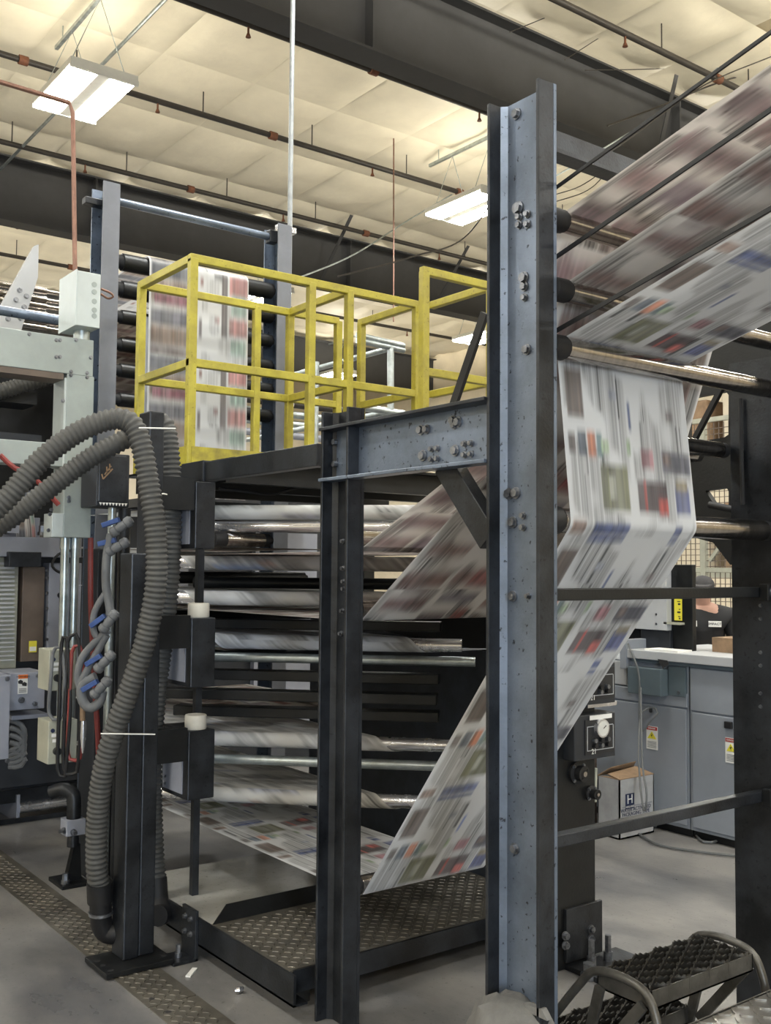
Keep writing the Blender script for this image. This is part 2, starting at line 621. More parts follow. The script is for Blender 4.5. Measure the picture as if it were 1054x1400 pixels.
def c_column(name, label, y0, y1, z0, z1, m_web, m_fl):
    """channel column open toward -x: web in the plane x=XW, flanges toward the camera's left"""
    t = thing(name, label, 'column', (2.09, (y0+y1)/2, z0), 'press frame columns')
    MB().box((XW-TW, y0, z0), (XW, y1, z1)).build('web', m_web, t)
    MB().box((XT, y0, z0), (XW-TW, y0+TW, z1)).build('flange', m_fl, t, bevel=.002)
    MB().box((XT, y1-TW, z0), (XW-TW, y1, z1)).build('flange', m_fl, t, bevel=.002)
    f = MB()
    f.prism([(XW-TW, y1-TW, z0), (XW-TW-.016, y1-TW, z0), (XW-TW, y1-TW-.016, z0)], (0, 0, z1-z0))
    f.prism([(XW-TW, y0+TW, z0), (XW-TW, y0+TW+.016, z0), (XW-TW-.016, y0+TW, z0)], (0, 0, z1-z0))
    f.build('fillet', m_web, t)
    return t


# tall main column of the near frame
YM0, YM1 = 2.012, 2.228
main = c_column('steel_column', 'tall blue-grey steel channel column with bolts, standing on a grout lump', YM0, YM1, 0, 3.005, m_steel, m_steel_dk)  # lit web and shaded flanges put into the two steel colours
for (u, v, r) in ((707, 156, .013), (709, 285, .016), (711, 297, .009), (722, 293, .009), (711, 308, .009), (722, 307, .009), (717, 380, .014), (718, 392, .011), (718, 407, .009), (721, 478, .012),
                  (697, 675, .013), (706, 674, .013), (702, 714, .013), (716, 705, .008), (716, 721, .008), (702, 815, .012), (723, 815, .007), (705, 1160, .012)):
    bolt_at(main, P(u, v, X=XW-TW), (-1, 0, 0), r)
g = MB()
ang = np.linspace(0, 2*math.pi, 22, endpoint=False)
prof = [(0, .0, .17), (.18, .0, .165), (.30, .0, .14), (.37, .0, .105), (.40, .0, .05)]
vs = []
rg = np.random.default_rng(3)
for z, _, r in prof:
    for a in ang:
        k = r*(1+rg.uniform(-.10, .10)+.08*math.sin(5*a))
        vs.append((2.06+k*math.cos(a)*.8, 2.12+k*math.sin(a)*1.15, z+rg.uniform(-.012, .012)*(z > 0)))
n = len(ang)
fs = [(i*n+j, i*n+(j+1) % n, (i+1)*n+(j+1) % n, (i+1)*n+j) for i in range(4) for j in range(n)] + [tuple(range(4*n, 5*n))]
g.add(vs, fs)
o = g.build('grout_collar', m_conc, smooth=True)
tag(o, 'pale lumpy grout poured around the foot of the tall steel column', 'concrete')
o = MB().prism([P(715, 1372, X=XT), P(740, 1380, X=XT), P(748, 1396, X=XT), P(722, 1384, X=XT)], (.02, 0, 0)).build('grout_clip', m_conc)
tag(o, 'small bent tab stuck in the grout at the tall column foot', 'tab')

# middle column of the rear frame
YR0, YR1 = 2.945, 3.118
mid = c_column('steel_column', 'dark steel channel column beside the yellow railing, shorter than the bolted tall one', YR0, YR1, 0, 2.175, m_steel_dk, m_steel_dk)
for (u, v) in ((464, 605), (464, 635), (457, 607), (457, 634)):
    bolt_at(mid, P(u, v, X=XW-TW), (-1, 0, 0), .011, .03)
for (u, v) in ((470, 740), (470, 777), (471, 795), (471, 805), (469, 835), (467, 866)):
    bolt_at(mid, P(u, v, X=XW-TW), (-1, 0, 0), .007)

# cross beam between them
t = thing('cross_beam', 'blue-grey bolted channel beam joining the two frame columns', 'beam', (2.09, 2.7, 1.92))
yb0, yb1 = YM1, 3.085
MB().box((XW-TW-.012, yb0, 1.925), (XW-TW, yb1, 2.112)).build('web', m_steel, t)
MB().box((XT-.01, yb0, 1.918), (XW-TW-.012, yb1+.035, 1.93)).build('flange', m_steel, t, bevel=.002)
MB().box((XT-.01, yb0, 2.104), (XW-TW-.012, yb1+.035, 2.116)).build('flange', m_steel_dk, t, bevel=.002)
for (u, v, r) in ((482, 606, .013), (482, 646, .013), (576, 588, .013), (584, 587, .012), (579, 623, .014), (591, 614, .008), (599, 613, .008), (591, 628, .008), (599, 627, .008),
                  (620, 575, .012), (627, 577, .013), (622, 582, .009), (623, 616, .014), (636, 607, .008), (645, 606, .008), (636, 622, .008), (645, 621, .008)):
    bolt_at(t, P(u, v, X=XW-TW-.012), (-1, 0, 0), r)
# knee brace
a, b_ = P(618, 652, X=2.11), P(690, 760, X=2.11)
o = MB().bar(P(611, 634, X=2.13), P(674, 738, X=2.13), .085, .05, up=(-1, 0, 0)).build('knee_brace', m_steel_dk, bevel=.003)
tag(o, 'dark square tube knee brace under the bolted cross beam', 'brace')

# right column of the near frame
XR = 3.265
t = thing('steel_column', 'broad black-stained steel column carrying the roller ends', 'column', (XR+.05, 2.1, 0), 'press frame columns')
MB().box((XR, 1.90, 0), (XR+TW, 2.228, 2.37)).build('web', m_steel_dk, t)
MB().box((XR+TW, 1.90, 0), (XR+.08, 1.90+TW, 2.37)).build('flange', m_steel_dk, t)
MB().box((XR+TW, 2.228-TW, 0), (XR+.08, 2.228, 2.37)).build('flange', m_steel_dk, t)
for v in (828, 846, 892, 910, 948, 966):
    bolt_at(t, P(1040, v, X=XR), (-1, 0, 0), .005, .008)
# folder side plate with cut-outs behind it
t = thing('folder_side', 'black press side frame with window cut-outs beside the broad stained column', 'frame', (3.6, 2.5, 1.7))
xs = 3.58


def yz(u, v):
    p = P(u, v, X=xs)
    return p.y, p.z


def plate_with_holes(outer, holes, x, th, name, m, parent):
    bm = bmesh.new()
    es = []
    for loop in [outer]+holes:
        vv = [bm.verts.new((x, y, z)) for y, z in loop]
        es += [bm.edges.new((vv[i], vv[(i+1) % len(vv)])) for i in range(len(vv))]
    bmesh.ops.triangle_fill(bm, use_beauty=True, edges=es)
    r = bmesh.ops.extrude_face_region(bm, geom=bm.faces[:])
    bmesh.ops.translate(bm, vec=(th, 0, 0), verts=[q for q in r['geom'] if isinstance(q, bmesh.types.BMVert)])
    bmesh.ops.recalc_face_normals(bm, faces=bm.faces)
    me = bpy.data.meshes.new(name)
    bm.to_mesh(me)
    bm.free()
    me.materials.append(m)
    o = bpy.data.objects.new(name, me)
    COL.objects.link(o)
    attach(o, parent)
    return o


yl = 2.85
outer = [(yl, 2.62), (yl, 1.80), (yz(975, 742)), (yz(998, 772)), (2.24, yz(998, 772)[1]), (2.24, 2.62)]
holes = [[yz(940, 545), yz(992, 535), yz(996, 540), yz(996, 594), yz(990, 598), yz(940, 606)],
         [yz(964, 671), yz(993, 667), yz(996, 671), yz(996, 692), yz(978, 692)]]
plate_with_holes(outer, holes, xs, .03, 'plate', m_black, t)
MB().box((XR+.10, 2.235, 1.0), (XR+.125, 2.262, 1.62)).build('angle_bar', m_black, t)
MB().bar(P(800+150, 600, X=3.5), P(1000, 505, X=3.5), .02, .02).build('guide_strap', m_rubber, t)
MB().cyl(P(970, 690, X=3.45), P(1004, 697, X=3.45), .014, 10).build('clamp_arm', m_rubber, t, smooth=True)
MB().cyl(P(1012, 545, X=3.25), P(1015, 690, X=3.25), .008, 8).build('cable_run', m_rubber, t, smooth=True)

# top rail of the near frame and tie bars
o = MB().box((XW, 2.10, 2.83), (3.75, 2.112, 2.925)).box((XW, 2.05, 2.83), (3.75, 2.10, 2.842)).build('top_rail', m_steel_dk)
tag(o, 'rough-cut angle rail running from the tall column head toward the webs', 'rail')
for z, lab, mt in ((1.531, 'black square tie bar crossing in front of the slanting white web', m_black), (.822, 'worn square tie bar low between the frame columns', m_steel_dk)):
    t = thing('tie_bar', lab, 'bar', (2.7, 2.1, z))
    MB().box((XW, 2.085, z-.018), (XR, 2.121, z+.018)).build('bar', mt, t, bevel=.003)
    MB().box((XR-.05, 2.05, z-.03), (XR, 2.085, z+.03)).build('end_clip', m_black, t, bevel=.003)
    bolt_at(t, (XR-.025, 2.05, z), (0, -1, 0), .014, .014)

# ================================================================== PAPER WEBS
def fillet_path(poly, radii, step=.014, nar=10):
    """polyline in (y, z) with rounded corners; returns points and corner centres"""
    pts, centres = [np.array(poly[0], float)], []
    for i in range(1, len(poly)-1):
        p0, p1, p2 = (np.array(q, float) for q in poly[i-1:i+2])
        r = radii[i-1]
        a, b = (p0-p1)/np.linalg.norm(p0-p1), (p2-p1)/np.linalg.norm(p2-p1)
        ang = math.acos(np.clip(a@b, -1, 1))
        t = r/math.tan(ang/2)
        bis = (a+b)/np.linalg.norm(a+b)
        c = p1+bis*(r/math.sin(ang/2))
        s, e = p1+a*t, p1+b*t
        a0 = math.atan2(*(s-c)[::-1])
        a1 = math.atan2(*(e-c)[::-1])
        da = (a1-a0+math.pi) % (2*math.pi)-math.pi
        for k in range(nar+1):
            q = a0+da*k/nar
            pts.append(c+r*np.array([math.cos(q), math.sin(q)]))
        centres.append((c, r))
    pts.append(np.array(poly[-1], float))
    out = [pts[0]]
    for a, b in zip(pts[:-1], pts[1:]):
        d = np.linalg.norm(b-a)
        k = max(1, int(d/step))
        for j in range(1, k+1):
            out.append(a+(b-a)*j/k)
    return np.array(out), centres


def sst(e0, e1, x):
    t = np.clip((x-e0)/(e1-e0), 0, 1)
    return t*t*(3-2*t)


def vnoise(u, s, fu, fs, seed):
    rg = np.random.default_rng(seed)
    g = rg.random((64, 64))
    x, y = u*fu, s*fs
    xi, yi = np.floor(x).astype(int), np.floor(y).astype(int)
    fx, fy = x-xi, y-yi
    fx, fy = fx*fx*(3-2*fx), fy*fy*(3-2*fy)
    a, b = g[xi % 64, yi % 64], g[(xi+1) % 64, yi % 64]
    c, d = g[xi % 64, (yi+1) % 64], g[(xi+1) % 64, (yi+1) % 64]
    return (a*(1-fx)+b*fx)*(1-fy)+(c*(1-fx)+d*fx)*fy


PER = 0.56
# (u0,u1,s0,s1,colour) within one printed length; s grows along the run
DES_BRIGHT = [(.04, .16, .05, .20, (.13, .08, .055)), (.03, .08, .25, .31, (.16, .13, .12)), (.10, .16, .24, .315, (.09, .13, .19)), (.17, .23, .24, .315, (.62, .18, .06)), (.24, .28, .24, .315, (.10, .20, .22)),
              (.27, .33, .26, .30, (.30, .42, .24)), (.47, .50, .25, .30, (.28, .40, .22)), (.25, .46, .335, .475, (.15, .155, .06)), (.31, .36, .37, .44, (.35, .36, .30)),
              (.53, .77, .375, .475, (.06, .025, .03)), (.58, .60, .375, .47, (.62, .07, .05)), (.69, .77, .43, .48, (.65, .08, .06)), (.58, .68, .275, .335, (.40, .14, .17)),
              (.75, .99, .275, .345, (.07, .07, .11)), (.76, .83, .28, .32, (.16, .10, .08)), (.84, .96, .39, .475, (.07, .10, .33)), (.85, .95, .365, .40, (.28, .22, .10)),
              (.18, .45, .515, .555, (.035, .075, .28)), (.82, .88, .515, .555, (.045, .09, .32)), (.18, .45, .0, .02, (.035, .075, .28)), (.82, .88, .0, .02, (.045, .09, .32)), (.02, .12, .51, .555, (.24, .14, .10)),
              (.36, .42, .10, .13, (.30, .33, .42)), (.82, .88, .14, .175, (.25, .21, .21)), (.50, .52, .13, .22, (.08, .14, .38))]
DES_TAN = [(.03, .30, .0, .10, (.22, .14, .12)), (.33, .62, .02, .12, (.26, .17, .15)), (.45, .60, .02, .12, (.35, .08, .08)), (.66, .97, .0, .13, (.24, .20, .14)),
           (.04, .28, .20, .27, (.30, .22, .20)), (.33, .50, .30, .40, (.18, .15, .20)), (.55, .63, .26, .42, (.45, .10, .08)), (.70, .95, .24, .36, (.20, .19, .12)),
           (.05, .30, .42, .50, (.24, .16, .16)), (.36, .60, .46, .53, (.16, .20, .30)), (.68, .92, .42, .52, (.32, .22, .18)), (.10, .26, .53, .57, (.20, .16, .18))]
DES_MAUVE = [(.03, .22, .05, .17, (.17, .12, .13)), (.26, .48, .02, .15, (.22, .15, .14)), (.52, .75, .04, .16, (.16, .10, .10)), (.78, .97, .02, .14, (.30, .20, .18)),
             (.04, .24, .25, .36, (.25, .17, .16)), (.28, .47, .24, .38, (.14, .12, .16)), (.55, .73, .27, .36, (.28, .10, .10)), (.78, .96, .25, .37, (.20, .18, .14)),
             (.05, .47, .43, .53, (.20, .14, .15)), (.53, .75, .44, .54, (.24, .22, .22)), (.78, .95, .43, .50, (.08, .11, .10))]
DES_TAN = [(a, b, c, d, (r*.72, g_*.52, b_*.50)) for a, b, c, d, (r, g_, b_) in DES_TAN]
DES_MAUVE = [(a, b, c, d, (r*.72, g_*.50, b_*.52)) for a, b, c, d, (r, g_, b_) in DES_MAUVE]
DES_COLOUR = [(.02, .45, .0, .10, (.10, .11, .15)), (.02, .45, .10, .24, (.26, .17, .12)), (.05, .4, .19, .25, (.30, .08, .14)), (.50, .53, .05, .10, (.35, .12, .10)), (.64, .74, .01, .04, (.08, .08, .10)), (.72, .78, .0, .40, (.12, .09, .09)),
              (.80, .99, .0, .13, (.50, .16, .15)), (.82, .98, .13, .25, (.28, .45, .38)), (.80, .99, .27, .38, (.50, .18, .16)), (.02, .45, .28, .38, (.12, .12, .16)), (.02, .45, .38, .50, (.28, .18, .13)),
              (.65, .70, .28, .31, (.25, .06, .06)), (.82, .98, .40, .50, (.28, .42, .36)), (.49, .52, .30, .42, (.15, .10, .10)), (.02, .45, .50, .56, (.18, .14, .14))]
DES_PALE = [(.05, .28, .05, .09, (.35, .38, .48)), (.35, .60, .20, .24, (.30, .33, .45)), (.7, .95, .10, .15, (.45, .42, .42)), (.1, .3, .33, .37, (.15, .25, .5)), (.55, .8, .42, .46, (.40, .36, .36)), (.3, .36, .30, .33, (.4, .2, .14))]


def print_colour(u, s, des, base, text, seed, blur=.022, ncol=10, npage=2):
    """printed newspaper colour at (u across 0..1, s metres along), smeared along the running direction"""
    base = np.array(base)
    sp = np.mod(s, PER)
    col = np.ones(u.shape+(3,))*base
    # text columns: fine streaks along the run, white gutters between columns
    uc = np.mod(u*ncol, 1)
    gut = sst(.0, .10, uc)*sst(1.0, .90, uc)
    up = np.mod(u*npage, 1)
    marg = sst(.02, .05, up)*sst(.98, .95, up)
    streak = vnoise(u, s, 190, .8, seed)
    patch = sst(.35, .62, vnoise(u, np.mod(s, PER), 11, 9, seed+1))
    ink = gut*marg*patch*(text*(.45+.9*streak))
    dark = sst(.86, .93, vnoise(u, s*0+np.floor(s/PER*3), 70, 1, seed+5))*marg*.55*patch
    ink = np.clip(ink+dark*text*2, 0, .85)
    col *= (1-ink)[..., None]
    for k, (a, b, c, d, rgb) in enumerate(des):
        m = sst(a-.006, a+.006, u)*sst(b+.006, b-.006, u)*sst(c-blur, c+blur, sp)*sst(d+blur, d-blur, sp)
        tex = .5+1.0*vnoise(u, s, 75, 2.0, seed+20+k)*(.5+vnoise(u, s, 16, 8, seed+60+k))
        colr = np.array(rgb)*tex[..., None]
        colr = colr*(1-.25*vnoise(u, s, 9, 10, seed+90+k)[..., None])+base*.18*vnoise(u, s, 25, 9, seed+120+k)[..., None]
        grey = colr.mean(-1, keepdims=True)
        colr = grey+(colr-grey)*.72
        col = col*(1-m*.9)[..., None]+colr*(m*.9)[..., None]
    return np.clip(col, 0, 1)


def grid_sheet(name, pts, cols, m=m_paper, thick=0.0):
    """pts (rows, cols, 3), colour (rows, cols, 3) -> object"""
    nr, nc, _ = pts.shape
    v = pts.reshape(-1, 3)
    o0 = Vector((*(v.min(0)[:2]+v.max(0)[:2])/2, v[:, 2].min()))
    i = np.arange((nr-1)*(nc-1))
    a = (i//(nc-1))*nc+i % (nc-1)
    f = np.stack([a, a+1, a+nc+1, a+nc], 1)
    me = bpy.data.meshes.new(name)
    me.from_pydata((v-np.array(o0)).tolist(), [], f.tolist())
    me.shade_smooth()
    ca = me.color_attributes.new('print', 'FLOAT_COLOR', 'POINT')
    rgba = np.ones((nr*nc, 4), np.float32)
    rgba[:, :3] = cols.reshape(-1, 3)
    ca.data.foreach_set('color', rgba.ravel())
    me.materials.append(m)
    o = bpy.data.objects.new(name, me)
    COL.objects.link(o)
    o.location = o0
    return o


def web(poly, radii, xl, xr, label, des, base, text, seed, off=0.0, ncols=110, ncol=10, npage=2, blur=.022, ref=None):
    path, cen = fillet_path(poly, radii)
    s = np.r_[0, np.cumsum(np.linalg.norm(np.diff(path, axis=0), axis=1))]
    if ref is not None:      # printed length counted backwards from the path point nearest ref
        k = int(np.argmin(np.linalg.norm(path-np.array(ref), axis=1)))
        s = s[k]-s+PER*20
    u = np.linspace(0, 1, ncols)
    pts = np.zeros((len(path), ncols, 3))
    pts[..., 0] = xl+(xr-xl)*u[None]
    pts[..., 1] = path[:, 0][:, None]
    pts[..., 2] = path[:, 1][:, None]
    uu, ss = np.broadcast_to(u[None], pts.shape[:2]), np.broadcast_to((s+off)[:, None], pts.shape[:2])
    o = grid_sheet('paper_web', pts, print_colour(uu, ss, des, base, text, seed, blur, ncol, npage))
    tag(o, label, 'newspaper')
    o['group'] = 'running newspaper webs'
    return cen


def roller(c, r, x0, x1, label, group, shell=None, hub_r=1.15, gap=.004):
    y, z = c
    t = thing('guide_roller', label, 'roller', ((x0+x1)/2, y, z), group)
    rr = r-gap
    MB().cyl((x0+.07, y, z), (x1-.05, y, z), rr, 28).build('shell', shell or m_chrome, t, smooth=True)
    MB().lathe((x0, y, z), (1, 0, 0), [(rr*.6, 0), (rr*hub_r, 0.005), (rr*hub_r, .06), (rr*.95, .07)], 20).build('bearing_hub', m_rubber, t, smooth=True)
    MB().lathe((x1-.05, y, z), (1, 0, 0), [(rr*.97, 0), (rr*.97, .03), (rr*.5, .032), (rr*.5, .05)], 20).build('bearing_hub', m_rubber, t, smooth=True)
    return t


XL = 2.2
WHITE, TAN, GREYW = (.67, .685, .70), (.55, .51, .46), (.60, .585, .56)
# web c: along the deck, round the low roller, up to the front roller, up over the third roller and off to the right
yc = lambda Y: .458+1.292*(3.02-Y)
tc_ = lambda Y: 2.273+.275*(2.098-Y)
cen_c = web([(5.6, .425), (3.045, .425), (2.031, yc(2.031)), (2.088, tc_(2.088)), (-2.6, tc_(-2.6))], [.036, .040, .036], XL, 2.79,
            'bright white newspaper web hanging between two steel rollers and slanting down to the deck', DES_BRIGHT, WHITE, .38, 11, ncols=170, ncol=12, blur=.014, ref=(2.085, 2.255))
tb_ = lambda Y: 2.505+.285*(1.84-Y)
bb_ = lambda Y: 1.422+.715*(3.058-Y)
cen_b = web([(4.9, 1.405), (3.07, 1.41), (2.213, bb_(2.213)), (2.062, tb_(2.062)), (-2.6, tb_(-2.6))], [.04, .033, .034], XL, 2.97,
            'greyish newspaper web under the black strap, turning over the second frame roller', DES_TAN, GREYW, .55, 23, off=.2, ncols=160, ncol=12, npage=3, blur=.045)
ta_ = lambda Y: 2.653+.262*(2.074-Y)
ba_ = lambda Y: 1.672+.455*(3.085-Y)
cen_a = web([(4.9, 1.665), (3.09, 1.668), (2.33, ba_(2.33)), (2.075, ta_(2.075)), (-2.6, ta_(-2.6))], [.04, .033, .034], XL, 2.97,
            'mauve-brown newspaper web, topmost of those turning over the frame rollers', DES_MAUVE, (.56, .52, .48), .6, 37, off=.1, ncols=160, ncol=12, npage=3, blur=.05)
labs = [(cen_c[0], 'steel guide roller low over the deck under the slanting web', 2.13, 3.05), (cen_c[1], 'steel guide roller behind the hanging white web bottom', XW, XR),
        (cen_c[2], 'shiny steel guide roller carrying the top of the hanging white web', XW, XR), (cen_b[0], 'guide roller beside the dark column above the black bar', 2.13, 3.05),
        (cen_b[1], 'guide roller hidden behind the tall column under the second web', XW, XR), (cen_b[2], 'steel guide roller second from the tall column head', XW, XR),
        (cen_a[0], 'guide roller beside the dark column under the knee brace', 2.13, 3.05), (cen_a[1], 'guide roller hidden behind the tall column under the topmost web', XW, XR),
        (cen_a[2], 'steel guide roller nearest the tall column head', XW, XR)]
for (c, r), lab, xa, xb in labs:
    roller(c, r, xa, xb, lab, 'frame guide rollers')

# black straps beside the webs
for (a, b, x, th, lab) in (((752, 357), (1054, 150), 2.17, .009, 'flat black strap stretched across the topmost web'), ((752, 457), (1054, 285), 2.17, .009, 'flat black strap stretched across the second web'),
                           ((754, 261), (1032, 60), 2.14, .007, 'thin dark rod rising from the tall column above all webs')):
    p, q = P(*a, X=x), P(*b, X=x)
    o = MB().bar(p, q+(q-p)*2.0, .006, th*1.35).build('web_strap', m_rubber)
    tag(o, lab, 'strap')

# ------------------------------------------------------------------ angle bar stack
AX, BX = Vector((2.12, 4.43, 0)), Vector((2.95, 3.60, 0))
bd = (BX-AX).normalized()
bn = Vector((-1, -1, 0)).normalized()


def angle_web(z, t0, t1, label, des, base, text, seed, r=.034, ext=(.08, .16), far=1.5, barm=m_alu, sideways=1):
    """web that comes in along y, wraps the 45 degree bar and leaves along x"""
    nt = 90
    ts = np.linspace(t0, t1, nt)
    axis = np.array([AX + (BX-AX)*t for t in ts])
    rows, ss = [], []
    s = 0
    top = np.linspace(far, 0.0, 60)
    upz = z+r
    for k, d in enumerate(top):
        rows.append(axis+np.array([0, d, upz]))
        ss.append(s)
        s += far/60
    for k in range(1, 25):
        q = math.pi*k/24
        rows.append(axis+np.array([bn.x*r*math.sin(q)+bd.x*r*q, bn.y*r*math.sin(q)+bd.y*r*q, z+r*math.cos(q)]))
        s += math.pi*r/24*1.4
        ss.append(s)
    for d in np.linspace(0.03, .42, 24):
        rows.append(axis+np.array([d+bd.x*r*math.pi, bd.y*r*math.pi, z-r]))
        s += .42/24
        ss.append(s)
    pts = np.array(rows)
    u = np.linspace(0, 1, nt)
    uu = np.broadcast_to(u[None], pts.shape[:2])
    sv = np.broadcast_to(np.array(ss)[:, None], pts.shape[:2])
    o = grid_sheet('paper_web', pts, print_colour(uu, sv+seed*.13, des, base, text, seed, .03, 8, 2))
    tag(o, label, 'newspaper', 'newspaper webs folded over the angle bars')
    b = MB()
    p0, p1 = AX-bd*ext[0], BX+bd*ext[1]
    b.cyl((p0.x, p0.y, z), (p1.x, p1.y, z), r-.004, 20)
    return b


BARS = []
for z, t0, t1, lab, des, base, tx, seed in (
        (1.862, .04, .98, 'pale newspaper web folded over the highest angle bar', DES_PALE, (.64, .66, .66), .35, 41),
        (1.625, .0, .98, 'grey newspaper web folded over the second highest angle bar', DES_PALE, (.56, .55, .54), .45, 42),
        (1.462, .02, .98, 'pale newspaper web folded over the bar at tape roll height', DES_PALE, (.64, .65, .66), .35, 43),
        (1.262, .12, .92, 'bluish newspaper web folded over the bar beside the upper tape roll', DES_PALE, (.62, .65, .70), .45, 44),
        (.815, .04, .80, 'white newspaper web folded over the bar beside the lower tape roll', DES_PALE, (.66, .66, .65), .35, 45),
        (.560, .02, .80, 'newspaper web folded over the lowest angle bar above the deck', DES_PALE, (.64, .63, .60), .4, 46)):
    b = angle_web(z, t0, t1, lab, des, base, tx, seed)
    o = b.build('angle_bar', m_alu, smooth=True)
    tag(o, lab.replace('pale newspaper web folded over', 'metal angle bar inside').replace('newspaper web folded over', 'angle bar inside').split(' inside ')[0] + ' inside the fold of the ' + lab, 'bar', 'angle bars')
    BARS.append(o)
for o, l in zip(BARS, ('highest chrome angle bar of the stack', 'second highest chrome angle bar of the stack', 'chrome angle bar third from the stack top', 'chrome angle bar beside the upper tape roll', 'chrome angle bar beside the lower tape roll', 'lowest chrome angle bar above the deck')):
    o['label'] = l

# perforated air bars and dark rails between the levels
def diag_bar(z, r, ext0, ext1, m, name, label, cat='bar', group=None, off=0.0):
    p0, p1 = AX-bd*ext0-bn*off, BX+bd*ext1-bn*off
    o = MB().cyl((p0.x, p0.y, z), (p1.x, p1.y, z), r, 16).build(name, m, smooth=True)
    return tag(o, label, cat, group)


diag_bar(1.795, .026, .05, .18, m_alu, 'air_bar', 'bright perforated air bar under the highest fold', group='air bars')
diag_bar(.722, .022, .05, .10, m_galv, 'air_bar', 'bright perforated air bar under the fold by the lower tape roll', group='air bars')
diag_bar(1.19, .022, .0, .22, m_galv, 'air_bar', 'slim air bar under the bluish fold', group='air bars')
diag_bar(1.53, .028, .02, .0, m_black, 'support_bar', 'black support bar between the grey and the pale fold', group='support bars', off=.3)
for z, ext, off, lab in ((1.10, .0, .10, 'black flat rail under the bluish fold'), (1.02, .05, .0, 'black flat rail in the middle of the stack'), (.93, .03, .10, 'black flat rail over the white fold by the lower tape roll'), (1.335, .0, .18, 'black flat rail over the bluish fold')):
    p0, p1 = AX-bd*ext-bn*off, BX+bd*.05-bn*off
    o = MB().bar((p0.x, p0.y, z), (p1.x, p1.y, z), .10, .045).build('support_rail', m_black, bevel=.004)
    tag(o, lab, 'rail', 'dark rails of the angle bar stack')
# loose sheets lying in the stack
for (z, y0, y1, x0, x1, lab, sd) in ((1.70, 4.3, 5.6, 2.3, 3.0, 'flat brownish web running in behind the highest folds', 51), (1.40, 4.5, 5.6, 2.3, 3.0, 'flat pale web running in behind the middle folds', 52), (1.215, 4.3, 5.6, 2.3, 3.0, 'flat dull web running in under the bluish fold', 53), (.90, 4.3, 5.5, 2.4, 3.1, 'flat web running in above the white fold', 54)):
    web([(y0, z), ((y0+y1)/2, z+.004), (y1, z)], [.5], x0, x1, lab, DES_TAN, (.55, .52, .48), .4, sd, ncols=60)
# idler rollers along x inside the stack
for i, (y, z, x0, x1, lab) in enumerate(((4.25, 1.735, 2.20, 2.52, 'short tarnished idler roller stub near the cover box'), (5.0, 1.55, 2.1, 3.2, 'dark idler roller behind the grey fold'), (4.9, 1.35, 2.1, 3.2, 'dark idler roller behind the bluish fold'), (4.8, 1.15, 2.1, 3.2, 'dark idler roller behind the middle rails'), (5.1, .66, 2.1, 3.2, 'dark idler roller above the lowest web'))):
    roller((y, z), .036, x0, x1, lab, 'idler rollers in the stack', m_chrome if i == 0 else m_black)
# far side plate
t = thing('side_plate', 'blue-grey steel side plate behind the angle bar stack', 'plate', (3.38, 3.9, .2))
MB().prism([(3.36, 3.13, .0), (3.36, 5.2, .0), (3.36, 5.2, 1.33), (3.36, 4.3, 1.25), (3.36, 3.13, 1.18)], (.03, 0, 0)).build('plate', m_side, t)
MB().box((3.37, 3.13, 1.15), (3.39, 5.2, 1.47)).build('top_plate', m_black, t)
MB().box((3.36, 5.0, .17), (3.42, 5.1, 2.0)).build('upright', m_black, t)
MB().box((3.39, 3.1, .17), (3.45, 3.2, 1.2)).build('upright', m_black, t)

# ================================================================== DECK UNDER THE STACK
ZD = .165
t = thing('deck_platform', 'low tread plate deck edged by a steel rail under the slanting web', 'platform', (2.6, 3.5, 0))
MB().box((1.985, 3.185, ZD-.008), (3.32, 3.78, ZD)).build('tread_deck', m_tread, t, label='worn dark tread plate')
MB().box((1.97, 3.13, .06), (1.98, 4.55, ZD+.004)).box((1.97, 3.13, .06), (2.03, 4.55, .068)).build('side_rail', m_steel_dk, t)
MB().box((2.0, 3.178, .085), (3.32, 3.190, ZD)).box((2.0, 3.19, .085), (3.32, 3.23, .095)).build('front_channel', m_steel_dk, t)
for x, y in ((2.1, 3.3), (3.2, 3.3), (2.1, 4.5), (3.2, 4.5), (3.2, 3.9)):
    MB().box((x-.03, y-.03, 0), (x+.03, y+.03, ZD-.008)).build('deck_leg', m_black, t)
# raised lugs of the tread plate, too fine to pick apart
def lug_field(x0, x1, y0, y1, z, pitch, m, parent):
    b = MB()
    for i in range(int((x1-x0)/pitch)):
        for j in range(int((y1-y0)/pitch)):
            x, y, q = x0+(i+.5)*pitch, y0+(j+.5)*pitch, 1 if (i+j) % 2 else -1
            h = pitch*.30
            b.add([(x-h, y-h*q-.002, z), (x+h, y+h*q-.002, z), (x+h, y+h*q+.002, z), (x-h, y-h*q+.002, z), (x-h*.6, y-h*q*.6, z+.0028), (x+h*.6, y+h*q*.6, z+.0028)],
                  [(0, 1, 5, 4), (1, 2, 5), (2, 3, 4, 5), (3, 0, 4)])
    return b.build('tread_lugs', m, parent, kind='stuff')


lug_field(1.995, 3.31, 3.20, 3.77, ZD, .032, m_tread, t)
# smooth sheet behind, with a turned lip
zs = ZD+.07
sh = MB()
sh.box((1.985, 3.78, ZD-.006), (3.32, 4.56, ZD+.001))
sh.build('smooth_sheet', m_sheet, t, label='smooth scuffed grey steel sheet')
MB().prism([(1.99, 3.774, ZD+.001), (2.05, 3.774, zs), (3.32, 3.774, zs), (3.32, 3.774, ZD+.001)], (0, .005, 0)).build('turned_lip', m_black, t)
